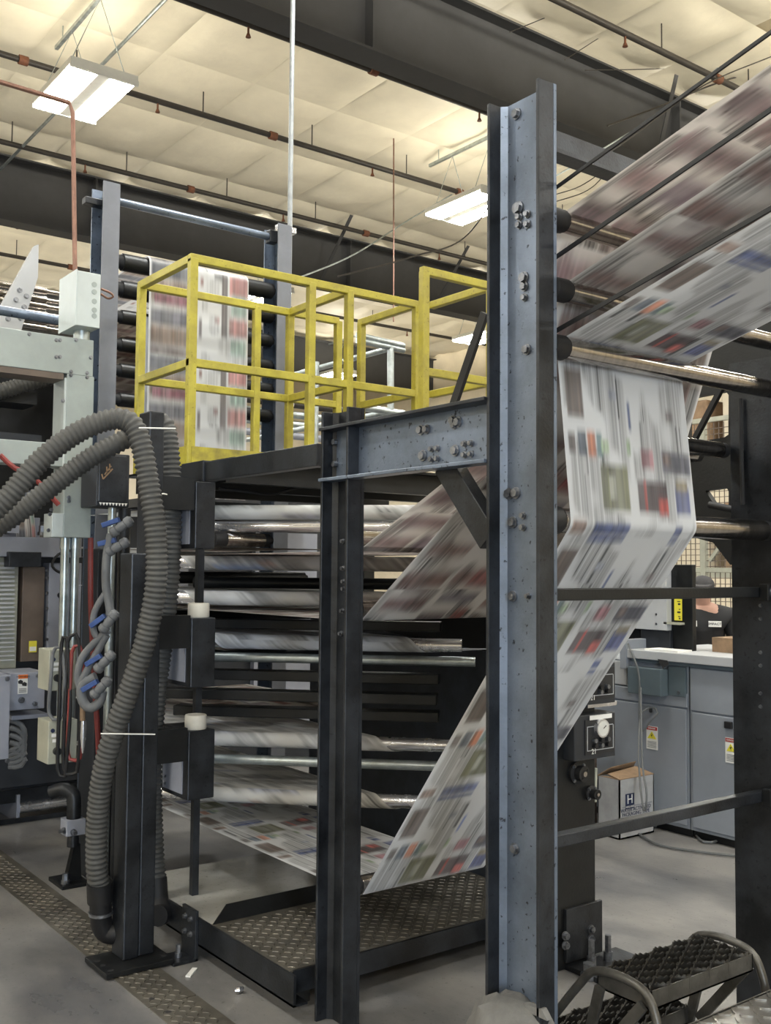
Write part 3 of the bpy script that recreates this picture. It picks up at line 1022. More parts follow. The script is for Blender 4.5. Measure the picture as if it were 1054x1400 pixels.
# rail bracket bolted to the floor
t = thing('floor_bracket', 'bolted angle bracket tying the deck rail to the floor', 'bracket', (1.95, 3.95, 0))
MB().box((1.955, 3.86, 0.0), (1.969, 3.985, .20)).box((1.86, 3.86, 0), (1.969, 3.985, .012)).build('angle', m_steel_dk, t, bevel=.002)
for y, z in ((3.90, .10), (3.95, .10), (3.90, .16), (3.95, .16)):
    bolt_at(t, (1.955, y, z), (-1, 0, 0), .009)
bolt_at(t, (1.91, 3.92, .012), (0, 0, 1), .011, .05)

# cable trench cover strip in the floor
t = thing('trench_cover', 'long tread plate trench cover set in the concrete floor', 'plate', (1.7, 4, 0))
k = 0
for y0 in np.arange(2.2, 6.2, 1.36):
    MB().box((1.62, y0, -.004), (1.81, y0+1.35, .004)).build('cover_plate', m_tread, t)
    for yy in (y0+.06, y0+1.28):
        MB().cyl((1.66, yy, .004), (1.66, yy, .0045), .012, 10).build('screw_hole', m_ink, t)
lug_field(1.63, 1.80, 2.3, 6.6, .004, .030, m_tread, t)

# litter
o = MB().bar((1.86, 3.73, .004), (1.92, 3.79, .004), .02, .006).build('paper_scrap', m_white)
tag(o, 'small white paper scrap on the floor by the bracket', 'litter')
o = MB().ball(P(327, 1353, Z=.015), .018, 7, (1.2, .7, .6)).build('foil_scrap', m_alu)
tag(o, 'crumpled shiny scrap lying on the floor beside the deck rail', 'litter')

# ================================================================== LEFT POST WITH HOSES
t = thing('steel_post', 'twin square-tube dark post on a bolted base plate carrying hoses', 'post', (1.76, 4.0, 0))
MB().box((1.585, 3.875, .0075), (1.87, 4.10, .028)).build('base_plate', m_black, t, bevel=.002)
MB().box((1.69, 3.965, .028), (1.757, 4.085, 1.66)).build('tube', m_steel_dk, t, bevel=.006, label='shorter square tube')
MB().box((1.76, 3.975, .028), (1.828, 4.085, 2.255)).build('tube', m_steel_dk, t, bevel=.006, label='taller square tube')
for x, y in ((1.61, 4.03), (1.61, 3.97), (1.615, 3.905), (1.85, 3.93), (1.85, 4.03)):
    MB().cyl((x, y, .028), (x, y, .0285), .012, 12).build('bolt_hole', m_ink, t)


def hose(pts, r, label, name='corrugated_hose', m=None, pitch=.0215):
    path = spline(pts, pitch/4)
    rr = [r*(1.05 if i % 4 == 0 else .86 if i % 4 == 2 else .97) for i in range(len(path))]
    o = MB().tube(path, rr, 18).build(name, m or m_hose)
    o.data.shade_smooth()
    return tag(o, label, 'hose')


A = [(-330, 860, 3.9), (-230, 850, 3.9), (-70, 748, 3.9), (0, 691, 3.95), (55, 630, 4.0), (105, 592, 4.05), (150, 574, 4.08), (178, 578, 4.08), (193, 608, 4.07), (203, 660, 4.06), (213, 730, 4.05), (213, 800, 4.05), (200, 870, 4.06), (182, 930, 4.07),
     (158, 995, 4.08), (141, 1055, 4.1), (133, 1120, 4.13), (132, 1180, 4.15), (136, 1215, 4.17)]
ha = hose([P(u, v, D=d) for u, v, d in A], .043, 'thick corrugated hose arching over and down the front of the twin post')
t = thing('hose_coupling', 'black rubber elbow coupling at the foot of the front corrugated hose', 'coupling', P(140, 1270, D=4.2))
e = [P(136, 1214, D=4.17), P(138, 1245, D=4.18), P(139, 1262, D=4.19), P(146, 1274, D=4.2), P(160, 1275, D=4.2), P(172, 1268, D=4.22)]
MB().tube(spline(e, .012), .044, 16).build('elbow', m_rubber, t, smooth=True)
MB().tube([P(136, 1206, D=4.17), P(137, 1232, D=4.18)], .052, 18).build('collar', m_rubber, t, smooth=True)
MB().tube([P(138, 1246, D=4.18), P(138, 1250, D=4.18)], .05, 18).build('clamp_band', m_bolt, t, smooth=True)
B = [(-330, 870, 4.3), (-230, 860, 4.3), (-60, 755, 4.3), (20, 705, 4.32), (75, 662, 4.35), (125, 625, 4.38), (168, 602, 4.42), (200, 582, 4.48), (224, 580, 4.50), (232, 620, 4.48), (235, 690, 4.47), (233, 780, 4.47), (224, 870, 4.47), (214, 950, 4.48), (208, 1050, 4.48),
     (210, 1150, 4.48), (214, 1205, 4.46)]
hose([P(u, v, D=d) for u, v, d in B], .043, 'thick corrugated hose running down the back of the twin post')
e = [P(214, 1200, D=4.46), P(216, 1230, D=4.44), P(221, 1248, D=4.4), P(216, 1252, D=4.36)]
o = MB().tube(spline(e, .012), .045, 16).build('hose_elbow', m_rubber, smooth=True)
tag(o, 'rounded black elbow poking out beside the twin post foot', 'elbow')
for v, lab in ((1003, 'thin white cable tie holding the front hose low'), (585, 'thin wire tie around the taller tube and rear hose'), (675, 'short wire tie between both hoses')):
    u0, u1 = (138, 212) if v > 900 else (190, 240) if v < 600 else (222, 228)
    o = MB().cyl(P(u0, v, D=4.0), P(u1, v+1, D=4.12), .003, 6).build('cable_tie', m_white)
    tag(o, lab, 'tie')

# valves and grey hoses on the left of the post
def valve(u, v, d, ang, label):
    c = P(u, v, D=d)
    R_ = Vector(_R)
    U_ = Vector(_U)
    ax = (R_*math.cos(ang)+U_*math.sin(ang)).normalized()
    pr = (R_*-math.sin(ang)+U_*math.cos(ang)).normalized()
    t = thing('ball_valve', label, 'valve', c, 'hose valves on the post')
    MB().lathe(c-ax*.055, ax, [(.014, 0), (.024, .01), (.024, .03), (.018, .034), (.022, .055), (.018, .075), (.024, .08), (.024, .10), (.015, .11)], 12).build('body', m_hose_gr, t, smooth=True)
    MB().bar(c+pr*.03+ax*.01, c+pr*.05-ax*.065, .03, .022, up=pr).build('handle', m_blue, t, bevel=.003)
    MB().cyl(c, c+pr*.034, .008, 8).build('stem', m_bolt, t)
    return t


valve(166, 720, 4.4, .6, 'blue-handled ball valve under the control enclosure, highest on the post')
valve(160, 748, 4.42, .5, 'blue-handled ball valve just above the shorter tube')
valve(149, 850, 4.4, .9, 'blue-handled ball valve above the doubled grey hose loop')
valve(143, 905, 4.4, .8, 'dusty ball valve halfway down the shorter tube')
valve(138, 940, 4.4, .8, 'dusty ball valve at the bottom of the shorter tube cluster')
for pts, r, lab in (([(152, 730), (146, 760), (145, 800), (150, 830), (151, 845)], .019, 'grey rubber hose from the highest valve to the middle valve'),
                    ([(143, 812), (130, 835), (127, 858), (134, 872), (143, 862), (147, 850)], .014, 'small grey hose loop at the middle valve'),
                    ([(148, 862), (128, 880), (112, 900), (106, 925), (113, 945), (120, 925)], .016, 'grey hose looping left of the middle valve'),
                    ([(146, 868), (128, 900), (116, 922), (109, 932)], .016, 'short grey hose inside the left loop'),
                    ([(131, 925), (113, 935), (112, 955), (122, 968), (136, 960), (140, 945)], .021, 'fat grey hose loop at the lowest valve')):
    o = MB().tube(spline([P(u, v, D=4.42) for u, v in pts], .015), r, 12).build('rubber_hose', m_hose_gr, smooth=True)
    tag(o, lab, 'hose', 'grey valve hoses')
# control enclosure on the post
t = thing('control_enclosure', 'dark steel control enclosure half hidden behind the arching hose', 'box', P(155, 690, D=4.9))
c0, c1 = P(131, 692, Y=4.62), P(178, 622, Y=4.62)
MB().box((c0.x, 4.62, c0.z), (c1.x, 4.82, c1.z)).build('body', m_press_dk, t, bevel=.006)
MB().box((c0.x+.005, 4.605, c0.z+.02), (c1.x-.02, 4.62, c1.z-.01)).build('door', m_steel_dk, t, bevel=.005)
dz = MB()
for x in np.linspace(c0.x+.01, c1.x-.03, 9):
    dz.prism([(x, 4.604, c0.z+.018), (x+.014, 4.604, c0.z+.018), (x+.007, 4.604, c0.z+.004)], (0, .002, 0))
dz.build('scratch_mark', m_white, t)
tx = MB()
for a, b_ in (((141, 655), (154, 641)), ((141, 655), (139, 648)), ((143, 649), (152, 637)), ((146, 647), (146, 638)), ((150, 643), (150, 634))):
    tx.bar(P(*a, Y=4.603), P(*b_, Y=4.603), .006, .002, up=(0, 1, 0))
tx.build('emblem', m_kraft, t, label='worn tan stencil emblem')
MB().cyl((1.90, 4.7, .0), (1.90, 4.7, c0.z), .02, 10).build('conduit', m_galv, t, smooth=True)
MB().cyl((1.97, 4.72, .0), (1.97, 4.72, c0.z), .03, 10).build('conduit', m_steel_dk, t, smooth=True)

# ================================================================== COVER BOXES AND ROD
t = thing('guide_rod', 'slim square rod rising from the deck rail through the cover boxes', 'rod', (2.02, 4.02, ZD))
MB().box((2.083, 4.15, ZD), (2.113, 4.18, 2.0)).build('rod', m_steel_dk, t)
for (u0, ue, u1, v0, v1, lab) in ((241, 268, 295, 658, 750, 'dark steel cover box under the yellow platform corner'), (225, 262, 295, 845, 941, 'dark steel cover box with the upper tape roll on it'), (219, 258, 294, 1000, 1096, 'dark steel cover box with the lower tape roll on it')):
    e0, e1 = P(ue, v0, X=1.988), P(ue, v1, X=1.988)
    yb = e0.y
    ylft = min(P(u0, v0, X=1.988).y, yb+.26)
    xr = P(u1, v0, Y=yb).x
    t = thing('cover_box', lab, 'box', (2.04, yb, e1.z), 'cover boxes on the guide rod')
    MB().box((1.988, yb, e1.z), (xr, ylft, e0.z)).build('shell', m_steel_dk, t, bevel=.004)
    MB().box((1.984, yb+.05, e1.z+.02), (1.988, ylft-.02, e0.z-.07)).build('side_panel', m_press, t)
    for k in range(2):
        bolt_at(t, (1.984, ylft-.05, e1.z+.04+k*.03), (-1, 0, 0), .005, .005)
    # arm back to the post
    MB().box((1.83, yb+.01, (e0.z+e1.z)/2+.02), (1.988, yb+.06, (e0.z+e1.z)/2+.16)).build('arm', m_black, t)
    if v0 > 800:
        c = P(269, v0-6, X=2.03)
        c.x, c.y, c.z = 2.045, yb+.05, e0.z
        o = MB().tube([c, c+Vector((0, 0, .004)), c+Vector((0, 0, .058)), c+Vector((0, 0, .062))], [.044, .047, .047, .044], 24).cyl(c+Vector((0, 0, .0622)), c+Vector((0, 0, .0626)), .03, 20).build('tape_roll', m_tape, smooth=True)
        tag(o, 'roll of white tape standing on the %s cover box' % ('middle' if v0 < 900 else 'lowest'), 'tape')

# ================================================================== YELLOW PLATFORM
ZP = 2.10
t = thing('service_platform', 'raised service platform with yellow toe boards carried by a dark beam', 'platform', (3, 4.6, 2))
MB().box((2.2, 4.05, ZP-.012), (3.85, 5.3, ZP)).build('deck', m_black, t)
MB().bar(P(287, 645, X=2.12)+Vector((0, .0, 0)), P(441, 622, X=2.12), .05, .085).build('edge_beam', m_steel_dk, t, bevel=.003)
p = P(287, 645, X=2.12)
MB().box((2.085, p.y, p.z-.045), (2.155, p.y+.22, p.z+.05)).build('beam_block', m_press_dk, t, bevel=.003)
MB().box((2.155, p.y+.03, p.z-.0), (2.24, 4.58, p.z+.05)).build('outrigger', m_press_dk, t)
for y in (4.15, 4.6, 5.1):
    MB().box((2.2, y-.025, ZP-.11), (3.85, y+.025, ZP-.012)).build('joist', m_black, t)
MB().box((2.25, 4.575, ZP), (3.70, 4.582, ZP+.10)).build('toe_board', m_yellow_dirty, t, label='grimy yellow toe board')
MB().box((2.225, 4.58, ZP-.01), (2.232, 5.22, ZP+.10)).build('toe_board', m_yellow, t, label='yellow toe board')
cb = spline([P(300, 668, Y=4.3), P(335, 672, Y=4.3), P(370, 676, Y=4.3), P(400, 668, Y=4.3), P(440, 660, Y=4.3)], .03)
MB().tube(cb, .008, 8).build('cable', m_rubber, t, smooth=True)
for x, y in ((3.8, 5.25), (3.8, 4.1)):
    MB().box((x-.04, y-.04, 0), (x+.04, y+.04, ZP-.012)).build('leg', m_black, t)

ry = thing('safety_railing', 'square tube yellow safety railing around the service platform', 'railing', (2.25, 4.6, ZP))
ZT, ZMID, S = ZP+1.065, ZP+.54, .042


def post(x, y, z0=ZP, z1=ZT):
    MB().box((x-S/2, y-S/2, z0), (x+S/2, y+S/2, z1-S*.5)).build('post', m_yellow, ry, bevel=.004)


def rail(a, b, z):
    MB().bar((a[0], a[1], z-S/2), (b[0], b[1], z-S/2), S-.005, S).build('rail', m_yellow, ry, bevel=.004)


def run(a, b):
    rail(a, b, ZT)
    rail(a, b, ZMID)


A0, A1, A2, A3 = (2.25, 4.6), (2.25, 5.22), (3.68, 4.6), (3.55, 5.22)
for q in (A0, A1, (2.95, 4.6), (2.97, 5.22), (3.20, 4.6), A2, A3, (3.20, 5.22), (3.68, 5.15), (3.76, 4.05), (3.29, 4.05)):
    post(*q)
run((A0[0]-S/2, A0[1]), (A2[0]+S/2, A2[1]))
run((A0[0], A0[1]+S/2), (A1[0], A1[1]+S/2))
run((A1[0]+S/2, A1[1]), (A3[0], A3[1]))
run((3.20, 4.62), (3.20, 5.2))
run((3.68, 4.62), (3.68, 5.17))
run((3.76, 4.56), (3.76, 4.03))
run((3.74, 4.05), (3.27, 4.05))

# ================================================================== ROLLER TOWER BEHIND THE RAILING
YT = 5.62
for px, lab in ((2.17, 'blue-grey tower column behind the grey junction box'), (3.325, 'blue-grey tower column behind the yellow railing')):
    t = thing('tower_column', lab, 'column', (px, YT, 0), 'roller tower columns')
    MB().box((px+.045, YT-.08, 0), (px+.055, YT+.08, 3.80)).build('web', m_steel, t)
    MB().box((px-.03, YT-.09, 0), (px+.07, YT-.08, 3.80)).build('flange', m_tower, t)
    MB().box((px-.03, YT+.08, 0), (px+.07, YT+.09, 3.80)).build('flange', m_steel, t)
    for k in range(7):
        bolt_at(t, (px+.045, YT-.02, 2.3+.22*k), (-1, 0, 0), .012)
t = thing('tower_top_rail', 'slim steel rail joining the roller tower column heads', 'rail', (2.7, YT, 3.7))
MB().cyl((2.2, YT, 3.73), (3.3, YT, 3.73), .024, 12).build('rail', m_steel, t, smooth=True)
MB().box((2.06, YT-.03, 3.67), (2.2, YT+.03, 3.71)).build('end_clamp', m_steel_dk, t, bevel=.004)
MB().box((3.27, YT-.03, 3.69), (3.33, YT+.03, 3.77)).build('end_clamp', m_steel_dk, t, bevel=.004)
tw = [(359, 'topmost'), (396, 'second'), (434, 'third'), (472, 'fourth'), (507, 'fifth'), (547, 'sixth')]
for i, (v, nth) in enumerate(tw):
    z = P(170, v, Y=YT).z
    r = .055 if i < 2 else .045
    roller((YT, z), r, 2.225, 3.32, '%s black roller from the roller tower top' % nth, 'roller tower rollers', m_black, hub_r=.8)
ztop = P(170, 359, Y=YT).z
web([(YT+1.2, ztop+.03), (YT-.064, ztop+.062), (YT-.066, 2.02)], [.06], 2.44, 3.10,
    'colourful newspaper web hanging from the roller tower behind the yellow railing', DES_COLOUR, (.70, .71, .72), .25, 61, off=PER*4-1.27, ncols=150, ncol=12, blur=.03)
web([(YT+.06, P(170, 434, Y=YT).z), (YT-.052, P(170, 434, Y=YT).z+.046), (YT-.053, 2.02)], [.04], 2.42, 3.06, 'pale newspaper web just behind the colourful hanging one', DES_PALE, (.60, .63, .70), .3, 62, ncols=60)
for z, lab in ((P(170, 425, Y=YT).z, 'brown newspaper web entering under the second tower roller'), (P(170, 460, Y=YT).z, 'brown newspaper web entering under the third tower roller'), (P(170, 490, Y=YT).z, 'brown newspaper web entering under the fourth tower roller')):
    web([(YT-.02, z), (YT+.5, z-.01), (YT+1.1, z-.05)], [.5], 2.3, 3.2, lab, DES_TAN, (.5, .44, .38), .5, 63, ncols=50)

# ================================================================== DUCT FRAME AT THE LEFT
YD = 4.9
t = thing('cable_duct', 'grey-green sheet metal cable duct frame at the left of the tower', 'duct', (1.8, 4.95, 1.7))
DZ0, DZ1 = 2.545, 2.727
MB().box((0.1, YD, DZ0), (1.865, YD+.16, DZ1)).build('top_trunk', m_duct, t, bevel=.003)
MB().box((1.735, YD, 1.745), (1.872, YD+.16, DZ0)).build('riser', m_duct, t, bevel=.003)
MB().box((1.68, YD+.0, 1.745), (1.735, YD+.12, 1.86)).build('end_box', m_duct_lt, t, bevel=.002)
MB().box((1.725, YD+.005, 2.09), (1.735, YD+.16, DZ0-.02)).build('liner_plate', m_duct_lt, t)
MB().box((0.1, YD+.01, 2.088), (1.73, YD+.12, 2.20)).build('lower_trunk', m_duct, t, bevel=.003)
MB().box((0.1, YD+.005, DZ0-.03), (1.72, YD+.15, DZ0)).build('brown_lip', m_brown, t)  # brown strip along the underside of the top trunk
for (u, v) in ((40, 457), (77, 465), (82, 465), (77, 488), (82, 488), (104, 465), (124, 489), (97, 508), (97, 513), (119, 510), (119, 516), (86, 548), (94, 680), (94, 685), (116, 680), (116, 685), (68, 703), (66, 725), (70, 697)):
    bolt_at(t, P(u, v, Y=YD if u > 88 or v < 500 else YD), (0, -1, 0), .007, .008)
t = thing('junction_box', 'galvanised junction box with round knockouts on top of the cable duct', 'box', (1.78, 4.85, DZ1))
c0, c1 = P(104, 445, Y=4.83), P(138, 377, Y=4.83)
MB().box((c0.x, 4.83, 2.775), (c1.x, 5.06, 3.045)).build('body', m_duct_lt, t, bevel=.003)
MB().box((c0.x-.006, 4.825, 2.772), (c0.x, 5.065, 3.05)).build('lid', m_duct_lt, t, bevel=.002)
MB().cyl((1.82, 4.95, 2.72), (1.82, 4.95, 2.78), .04, 16).build('nipple', m_galv, t, smooth=True)
for v in (389, 399, 412, 424, 432):
    p = P(129, v, Y=4.829)
    MB().cyl(p, p+Vector((0, -.0015, 0)), .013, 16).build('knockout', m_duct, t)
cp = spline([P(138, 395, Y=4.9), P(150, 400, Y=4.9), P(155, 405, Y=4.9), P(148, 408, Y=4.92), P(138, 402, Y=4.95)], .01)
MB().tube(cp, .006, 6).build('copper_tail', m_copper, t, smooth=True)
t = thing('copper_pipe', 'thin copper pipe dropping from the ceiling to the junction box', 'pipe', (1.7, 4.95, 3.0))
p1 = P(103, 368, Y=4.98)
p1.z = 3.05
pe = P(100, 142, Y=4.98)
q0 = P(-40, 100, Y=4.98)
MB().tube([p1, Vector((pe.x, 4.98, pe.z-.05))], .012, 8).build('drop', m_copper, t, smooth=True)
MB().tube([Vector((pe.x, 4.98, pe.z-.05)), pe+Vector((-.02, 0, 0)), q0], .012, 8).build('elbow_run', m_copper, t, smooth=True)
t = thing('conduit_pair', 'pair of galvanised conduits dropping from the cable duct riser', 'conduit', (1.80, 4.98, .8))
for x in (1.775, 1.825):
    MB().cyl((x, 4.98, .80), (x, 4.98, 1.745), .021, 12).build('conduit', m_galv, t, smooth=True)
    MB().cyl((x, 4.98, 1.69), (x, 4.98, 1.745), .026, 12).build('connector', m_galv, t, smooth=True)
o = MB().tube(spline([(1.93, 5.05, 1.75), (1.94, 5.05, 1.4), (1.97, 5.05, 1.0), (2.0, 5.05, .6), (2.0, 5.08, .02)], .05), .014, 8).build('air_line', m_red, smooth=True)
tag(o, 'dark red air line hanging beside the galvanised conduits', 'hose')
o = MB().box((2.01, 5.15, 0), (2.12, 5.35, 1.70)).build('machine_upright', m_press_dk, bevel=.005)
tag(o, 'dark blue-grey machine upright behind the valve hoses', 'upright')
o = MB().tube(spline([P(0, 622, Y=4.87), P(20, 640, Y=4.87), P(45, 652, Y=4.87), P(80, 690, Y=4.87)], .04), .012, 8).build('air_line', m_red, smooth=True)
tag(o, 'red air line slanting behind the arching corrugated hoses', 'hose')

# switch boxes with coiled cables
for (u0, u1, u2, v0, v1, lab) in ((62, 82, 104, 888, 944, 'beige switch box with a knob, hung under the conduits'), (60, 81, 106, 985, 1044, 'beige switch box with a knob, lowest beside the coiled cables')):
    e0, e1 = P(u1, v0, Y=4.80), P(u1, v1, Y=4.80)
    l0 = P(u0, v0, X=e0.x-.07)
    xr = P(u2, v0, Y=4.80).x
    t = thing('switch_box', lab, 'box', (e0.x, 4.85, e1.z), 'beige switch boxes')
    MB().box((e0.x-.05, 4.80, e1.z), (xr, 4.955, e0.z)).build('body', m_beige, t, bevel=.004)
    MB().cyl((e0.x-.01, 4.80, e1.z+.06), (e0.x-.01, 4.775, e1.z+.06), .018, 12).build('knob', m_rubber, t, smooth=True)
    MB().box((e0.x-.035, 4.797, e0.z-.075), (e0.x+.0, 4.80, e0.z-.06)).box((e0.x-.03, 4.797, e0.z-.10), (e0.x+.0, 4.80, e0.z-.085)).build('label_plate', m_white, t)
    MB().cyl((e0.x-.03, 4.80, e0.z-.045), (e0.x-.03, 4.797, e0.z-.045), .010, 12).build('emblem', m_navy, t)
for k, (ua, ub, va, vb, mt) in enumerate(((84, 92, 868, 1060, m_rubber), (92, 108, 866, 1058, m_rubber), (72, 86, 882, 985, m_hose_gr), (98, 112, 880, 1040, m_red))):
    pts = [P(ua, va+12, D=4.78), P((ua+ub)/2, va, D=4.78), P(ub, va+14, D=4.78), P(ub+4-k, (va+vb)/2, D=4.76), P(ub-2, vb-8, D=4.78), P((ua+ub)/2-1, vb, D=4.78), P(ua-5, vb-10, D=4.78), P(ua-3, (va+vb)/2, D=4.76), P(ua, va+12, D=4.78)]
    o = MB().tube(spline(pts, .03), .009, 8).build('cable_coil', mt, smooth=True)
    tag(o, ('black cable loop hung over the conduits', 'wider black cable loop next to the valve hoses', 'small grey cable loop over the upper switch box', 'dark red hose loop behind the cable loops')[k], 'cable')
t = thing('air_gun', 'brass and steel air blow gun hanging by the coiled cables', 'air gun', P(115, 1000, D=4.75))
MB().cyl(P(113, 965, D=4.75), P(113, 985, D=4.75), .012, 10).build('fitting', m_kraft, t, smooth=True)
MB().lathe(P(113, 1030, D=4.75), (0, 0, 1), [(.004, 0), (.009, .03), (.014, .08), (.012, .15)], 10).build('body', m_alu, t, smooth=True)

# ================================================================== PRESS UNIT AT THE LOWER LEFT
YPU = 6.3
t = thing('press_unit', 'blue-grey printing press unit with louvred vent behind the conduits', 'press', (1.9, 6.8, 0))


def pbox(u0, v0, u1, v1, y, dep, name, m, bevel=.004, label=None, par=None):
    a, b = P(u0, v1, Y=y), P(u1, v0, Y=y)
    return MB().box((a.x, y, a.z), (b.x, y+dep, b.z)).build(name, m, par or t, bevel=bevel, label=label)


MB().box((1.2, 6.45, .25), (2.62, 7.6, 1.72)).build('body', m_press_dk, t)
pbox(-60, 736, 112, 760, 6.25, .2, 'top_sill', m_press)
pbox(28, 775, 62, 905, 6.35, .1, 'brown_panel', m_brown)
d_ = pbox(64, 770, 112, 905, 6.33, .12, 'door', m_press)
MB().cyl(P(82, 814, Y=6.33), P(82, 814, Y=6.33)+Vector((0, -.02, 0)), .018, 12).build('door_lock', m_rubber, d_)
for v in (780, 790, 811, 832, 853, 874, 895):
    bolt_at(t, P(64, v, Y=6.33), (0, -1, 0), .008, .008)
pbox(-10, 762, 26, 915, 6.36, .05, 'vent_frame', m_beige)
for v in range(770, 908, 6):
    a, b = P(-10, v+2, Y=6.345), P(19, v-1, Y=6.345)
    MB().box((a.x, 6.33, a.z), (b.x, 6.36, b.z)).build('louvre', m_cab_lt, t)
pbox(12, 755, 57, 775, 6.2, .1, 'handle_bar', m_steel_dk)
pbox(-60, 708, 55, 735, 6.5, .2, 'roller_bed', m_press)
for u in (57, 85):
    bolt_at(t, P(u, 745, Y=6.4)+Vector((0, 0, .06)), (0, 0, 1), .02, .06)
pbox(58, 748, 100, 768, 6.5, .4, 'gear_case', m_press_dk)
ib = pbox(12, 918, 62, 972, 6.05, .28, 'control_box', m_press)
a = P(24, 949, Y=6.049)
b = P(38, 922, Y=6.049)
MB().box((a.x, 6.046, a.z), (b.x, 6.049, b.z)).build('warning_label', m_white, ib, label='white safety label with orange header')
lab_h = (b.z-a.z)
MB().box((a.x, 6.044, b.z-lab_h*.2), (b.x, 6.046, b.z)).build('label_header', m_orange, ib)
text_mesh('header_lettering', 'WARNING', m_ink, ((a.x+b.x)/2, 6.0435, b.z-lab_h*.1), (1, 0, 0), (0, 0, 1), .016, ib)
gl = MB()
for (x, z) in ((.25, .62), (.65, .5)):
    gl.prism([(a.x+(b.x-a.x)*x+dx, 6.044, a.z+lab_h*z+dz_) for dx, dz_ in ((-.012, -.008), (.012, -.012), (.014, .006), (0, .014), (-.014, .006))], (0, .002, 0))
for k in range(4):
    gl.box((a.x+.006, 6.045, a.z+lab_h*(.08+.06*k)), (b.x-.006, 6.046, a.z+lab_h*(.10+.06*k)))
gl.build('pictogram', m_ink, ib)
bolt_at(t, P(29, 957, Y=6.05), (0, -1, 0), .014, .02)
bolt_at(t, P(51, 924, Y=6.05), (0, -1, 0), .008, .02)
bolt_at(t, P(47, 962, Y=6.05), (0, -1, 0), .01, .03)
a, b = P(39, 892, Y=6.34), P(50, 876, Y=6.34)
MB().box((a.x, 6.335, a.z), (b.x, 6.338, b.z)).build('small_label', m_yellab, t)
MB().box((a.x+.004, 6.333, a.z+.008), (b.x-.004, 6.335, (a.z+b.z)/2)).build('label_print', m_white, t)
sp_ = pbox(-60, 923, 15, 1045, 5.75, .25, 'side_cabinet', m_press)
for v in (928, 1040):
    bolt_at(t, P(10, v, Y=5.75), (0, -1, 0), .010, .006)
pbox(16, 975, 66, 985, 6.1, .2, 'shelf', m_press)
for k in range(5):
    pts = [P(14, 985+k*10, D=6.0), P(28, 990+k*10, D=6.0), P(34, 1004+k*9, D=6.0), P(26, 1020+k*7, D=6.0), P(12, 1028+k*5, D=6.0)]
    MB().tube(spline(pts, .03), .016, 8).build('cable', m_hose_gr, t, smooth=True)
MB().tube(spline([P(99, 752, Y=6.25), P(80, 758, Y=6.22), P(71, 772, Y=6.2), P(80, 782, Y=6.22), P(92, 783, Y=6.25)], .02), .008, 8).build('cable', m_rubber, t, smooth=True)
a, b = P(28, 730, Y=6.55), P(40, 720, Y=6.9)
web([(6.40, 1.74), (6.43, 1.85), (6.47, 1.94)], [.2], 1.98, 2.10, 'narrow colour paper strip standing up on the press unit', DES_COLOUR, (.75, .72, .70), .2, 71, ncols=30)

# step unit on the floor
t = thing('foot_step', 'low grey foot step with silver rollers in front of the press unit', 'step', (2.3, 6.7, 0))
MB().box((1.6, 6.62, .17), (2.62, 7.05, .20)).build('tread', m_press, t, bevel=.003)
MB().box((1.6, 6.60, .12), (2.62, 6.62, .20)).build('nosing', m_steel_dk, t)
MB().box((2.08, 6.58, .0), (2.10, 7.0, .17)).build('side_plate', m_press, t)
MB().cyl((2.1, 6.60, .085), (2.62, 6.60, .085), .035, 16).build('roller', m_alu, t, smooth=True)
MB().cyl((2.1, 6.66, .10), (2.62, 6.66, .10), .03, 16).build('roller', m_alu, t, smooth=True)
MB().box((1.9, 6.56, 0), (2.62, 6.58, .03)).build('base_bar', m_steel_dk, t)
MB().box((2.55, 6.6, 0), (2.6, 7.0, .17)).build('side_plate', m_press, t)
# small pipe stand on the floor
t = thing('pipe_stand', 'small clamped pipe stand on a bolted foot beside the twin post', 'stand', (1.9, 5.15, 0))
MB().box((1.84, 5.08, 0), (1.98, 5.28, .02)).build('foot', m_black, t, bevel=.002)
MB().box((1.985, 5.02, 0), (2.045, 5.10, .52)).build('back_plate', m_steel_dk, t)
MB().prism([(1.88, 5.14, .02), (1.96, 5.14, .02), (1.95, 5.14, .20), (1.92, 5.14, .20)], (0, .04, 0)).build('gusset', m_black, t)
MB().box((1.865, 5.11, .25), (1.965, 5.20, .33)).build('clamp_block', m_press, t, bevel=.004)
MB().cyl((1.915, 5.15, .19), (1.915, 5.15, .26), .03, 14).build('neck', m_steel_dk, t, smooth=True)
MB().tube(spline([(1.915, 5.15, .33), (1.915, 5.15, .40), (1.91, 5.16, .45), (1.87, 5.2, .47), (1.83, 5.24, .45)], .015), .036, 14).build('pipe_elbow', m_steel_dk, t, smooth=True)
bolt_at(t, (1.87, 5.12, .02), (0, 0, 1), .016, .05)
bolt_at(t, (1.865, 5.13, .28), (-1, 0, 0), .012, .03)
bolt_at(t, (1.90, 5.11, .27), (0, -1, 0), .012, .03)

